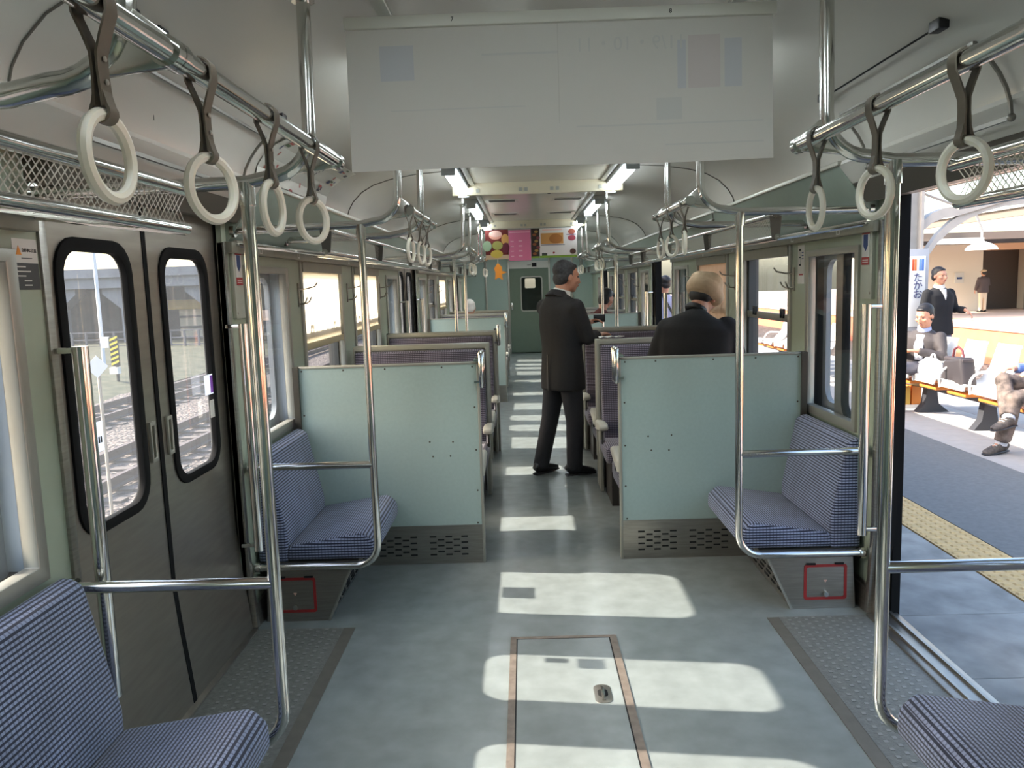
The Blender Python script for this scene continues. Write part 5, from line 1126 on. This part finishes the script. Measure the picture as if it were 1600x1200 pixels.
cm = figure('person', 'distant figure in brown jacket, pale trousers and cap by the dark doorway', dict(F=F, HF=F, pel=pc, che=cc, head=(17.42, 30.9, 1.37), hair=m_hairb, top=mat('jacket_brown', (86, 72, 70), .8), bot=mat('trouser_cream', (230, 206, 180), .85), shoe=m_black, base=PZ, hem=.08, bulk=1.1, vox=.014, cvox=.02, face=False,
    arms={'R': (cc + Rv * .18 - UP * .05, cc + Rv * .25 - UP * .28, cc + Rv * .15 - UP * .42 + F * .2, F, -UP), 'L': (cc - Rv * .18 - UP * .05, cc - Rv * .27 - UP * .28, cc - Rv * .25 - UP * .50 + F * .1, (0, .3, -1), (1, 0, 0))},
    legs={'R': (pc + Rv * .085, pc + Rv * .09 - UP * .38, pc + Rv * .09 - UP * .74, pc + Rv * .09 - UP * .79 + F * .14), 'L': (pc - Rv * .085, pc - Rv * .09 - UP * .38, pc - Rv * .09 - UP * .74, pc - Rv * .09 - UP * .79 + F * .14)}))
cp = MB(); cp.ell((17.42, 30.88, 1.44), (.095, .11, .065)); cp.ell((17.40, 31.0, 1.42), (.08, .09, .015)); cp.build('cap', m_hat, cm)
m_camo = mat('camo', (150, 132, 120), .85, col2=(40, 34, 34), noise_scale=11)
F = Vector((-.97, -.24, 0)); Rv = F.cross(UP); pc = Vector((4.50, 7.0, .40)); cc = Vector((4.58, 7.0, .88))
figure('person', 'cross-legged person in camouflage trousers and hiking shoes on the platform seats', dict(F=F, HF=F, pel=pc, che=cc, head=(4.55, 7.0, 1.09), hair=m_hairb, top=mat('jacket_denim', (110, 130, 176), .8), bot=m_camo, shoe=mat('hiking_shoe', (118, 106, 96), .8, col2=(62, 56, 54), noise_scale=22), base=PZ, hem=.06, laces=True, cuff=-.07, sole=m_leg, leg=1.08, vox=.010, shoez=.25,
    arms={'R': (cc + Rv * .18 - UP * .05, cc + Rv * .26 - UP * .30, (4.25, 7.16, .60), F, -UP), 'L': (cc - Rv * .18 - UP * .05, cc - Rv * .26 - UP * .30, (4.25, 6.86, .60), F, -UP)},
    legs={'L': (pc - Rv * .09, (4.10, 6.88, .37), (4.03, 6.93, -.035), (3.85, 6.86, -.075)), 'R': (pc + Rv * .09, (4.12, 7.08, .50), (4.03, 6.84, .20), (3.86, 6.78, .12))}, skinc=(214, 170, 146)))
F = Vector((-.3, .95, 0)); Rv = F.cross(UP); pc = Vector((2.02, 12.2, .72)); cc = Vector((2.02, 12.2, 1.23))
lv = figure('person', 'person in a lavender top with a dark shoulder strap outside the second doorway', dict(F=F, HF=F, pel=pc, che=cc, head=(2.02, 12.2, 1.43), hair=m_hairb, top=mat('top_lavender', (170, 166, 190), .85), bot=mat('jeans_blue', (54, 80, 110), .85), shoe=m_white, base=PZ, hem=.05, vox=.010, face=False, topname='jumper',
    arms={'R': (cc + Rv * .18 - UP * .05, cc + Rv * .24 - UP * .28, cc + Rv * .22 - UP * .52 + F * .04, (0, .1, -1), (-1, 0, 0)), 'L': (cc - Rv * .18 - UP * .05, cc - Rv * .24 - UP * .28, cc - Rv * .22 - UP * .52 + F * .04, (0, .1, -1), (1, 0, 0))},
    legs={'R': (pc + Rv * .085, pc + Rv * .09 - UP * .38, pc + Rv * .09 - UP * .76, pc + Rv * .09 - UP * .81 + F * .14), 'L': (pc - Rv * .085, pc - Rv * .09 - UP * .38, pc - Rv * .09 - UP * .76, pc - Rv * .09 - UP * .81 + F * .14)}))
MB().ribbon([cc - Rv * .10 - F * .10 + UP * .06, cc - Rv * .02 - F * .135 - UP * .12, cc + Rv * .13 - F * .13 - UP * .36], Rv, .04, .012).build('shoulder_strap', m_black, lv)
# tailoring on the suit: collar, vent
F = Vector((.80, .60, 0)); Rv = F.cross(UP); cc = Vector((.155, 6.13, 1.375)); pc = Vector((.165, 6.12, .83))
MB().loft([(cc + UP * -.005 - F * .02, .105, .095), (cc + UP * .035 - F * .004, .076, .074), (cc + UP * .050 - F * .0, .068, .067)], 18, Rv).build('jacket_collar', m_suit, suit)
MB().ribbon([pc - F * .146 + UP * .12, pc - F * .148 - UP * .02, pc - F * .150 - UP * .155], Rv, .012, .004).build('jacket_vent', m_black, suit)
# shirt showing in the cardigan's neckline
F = Vector((.25, -.97, 0)); Rv = F.cross(UP); cc = Vector((5.70, 11.0, 1.23))
MB().loft([(cc + F * .118 - UP * .17, .006, .012), (cc + F * .112 - UP * .08, .030, .018), (cc + F * .075 + UP * .01, .052, .024)], 12, Rv).build('shirt_front', m_white, bk_)
bk_.location.x -= 0.17
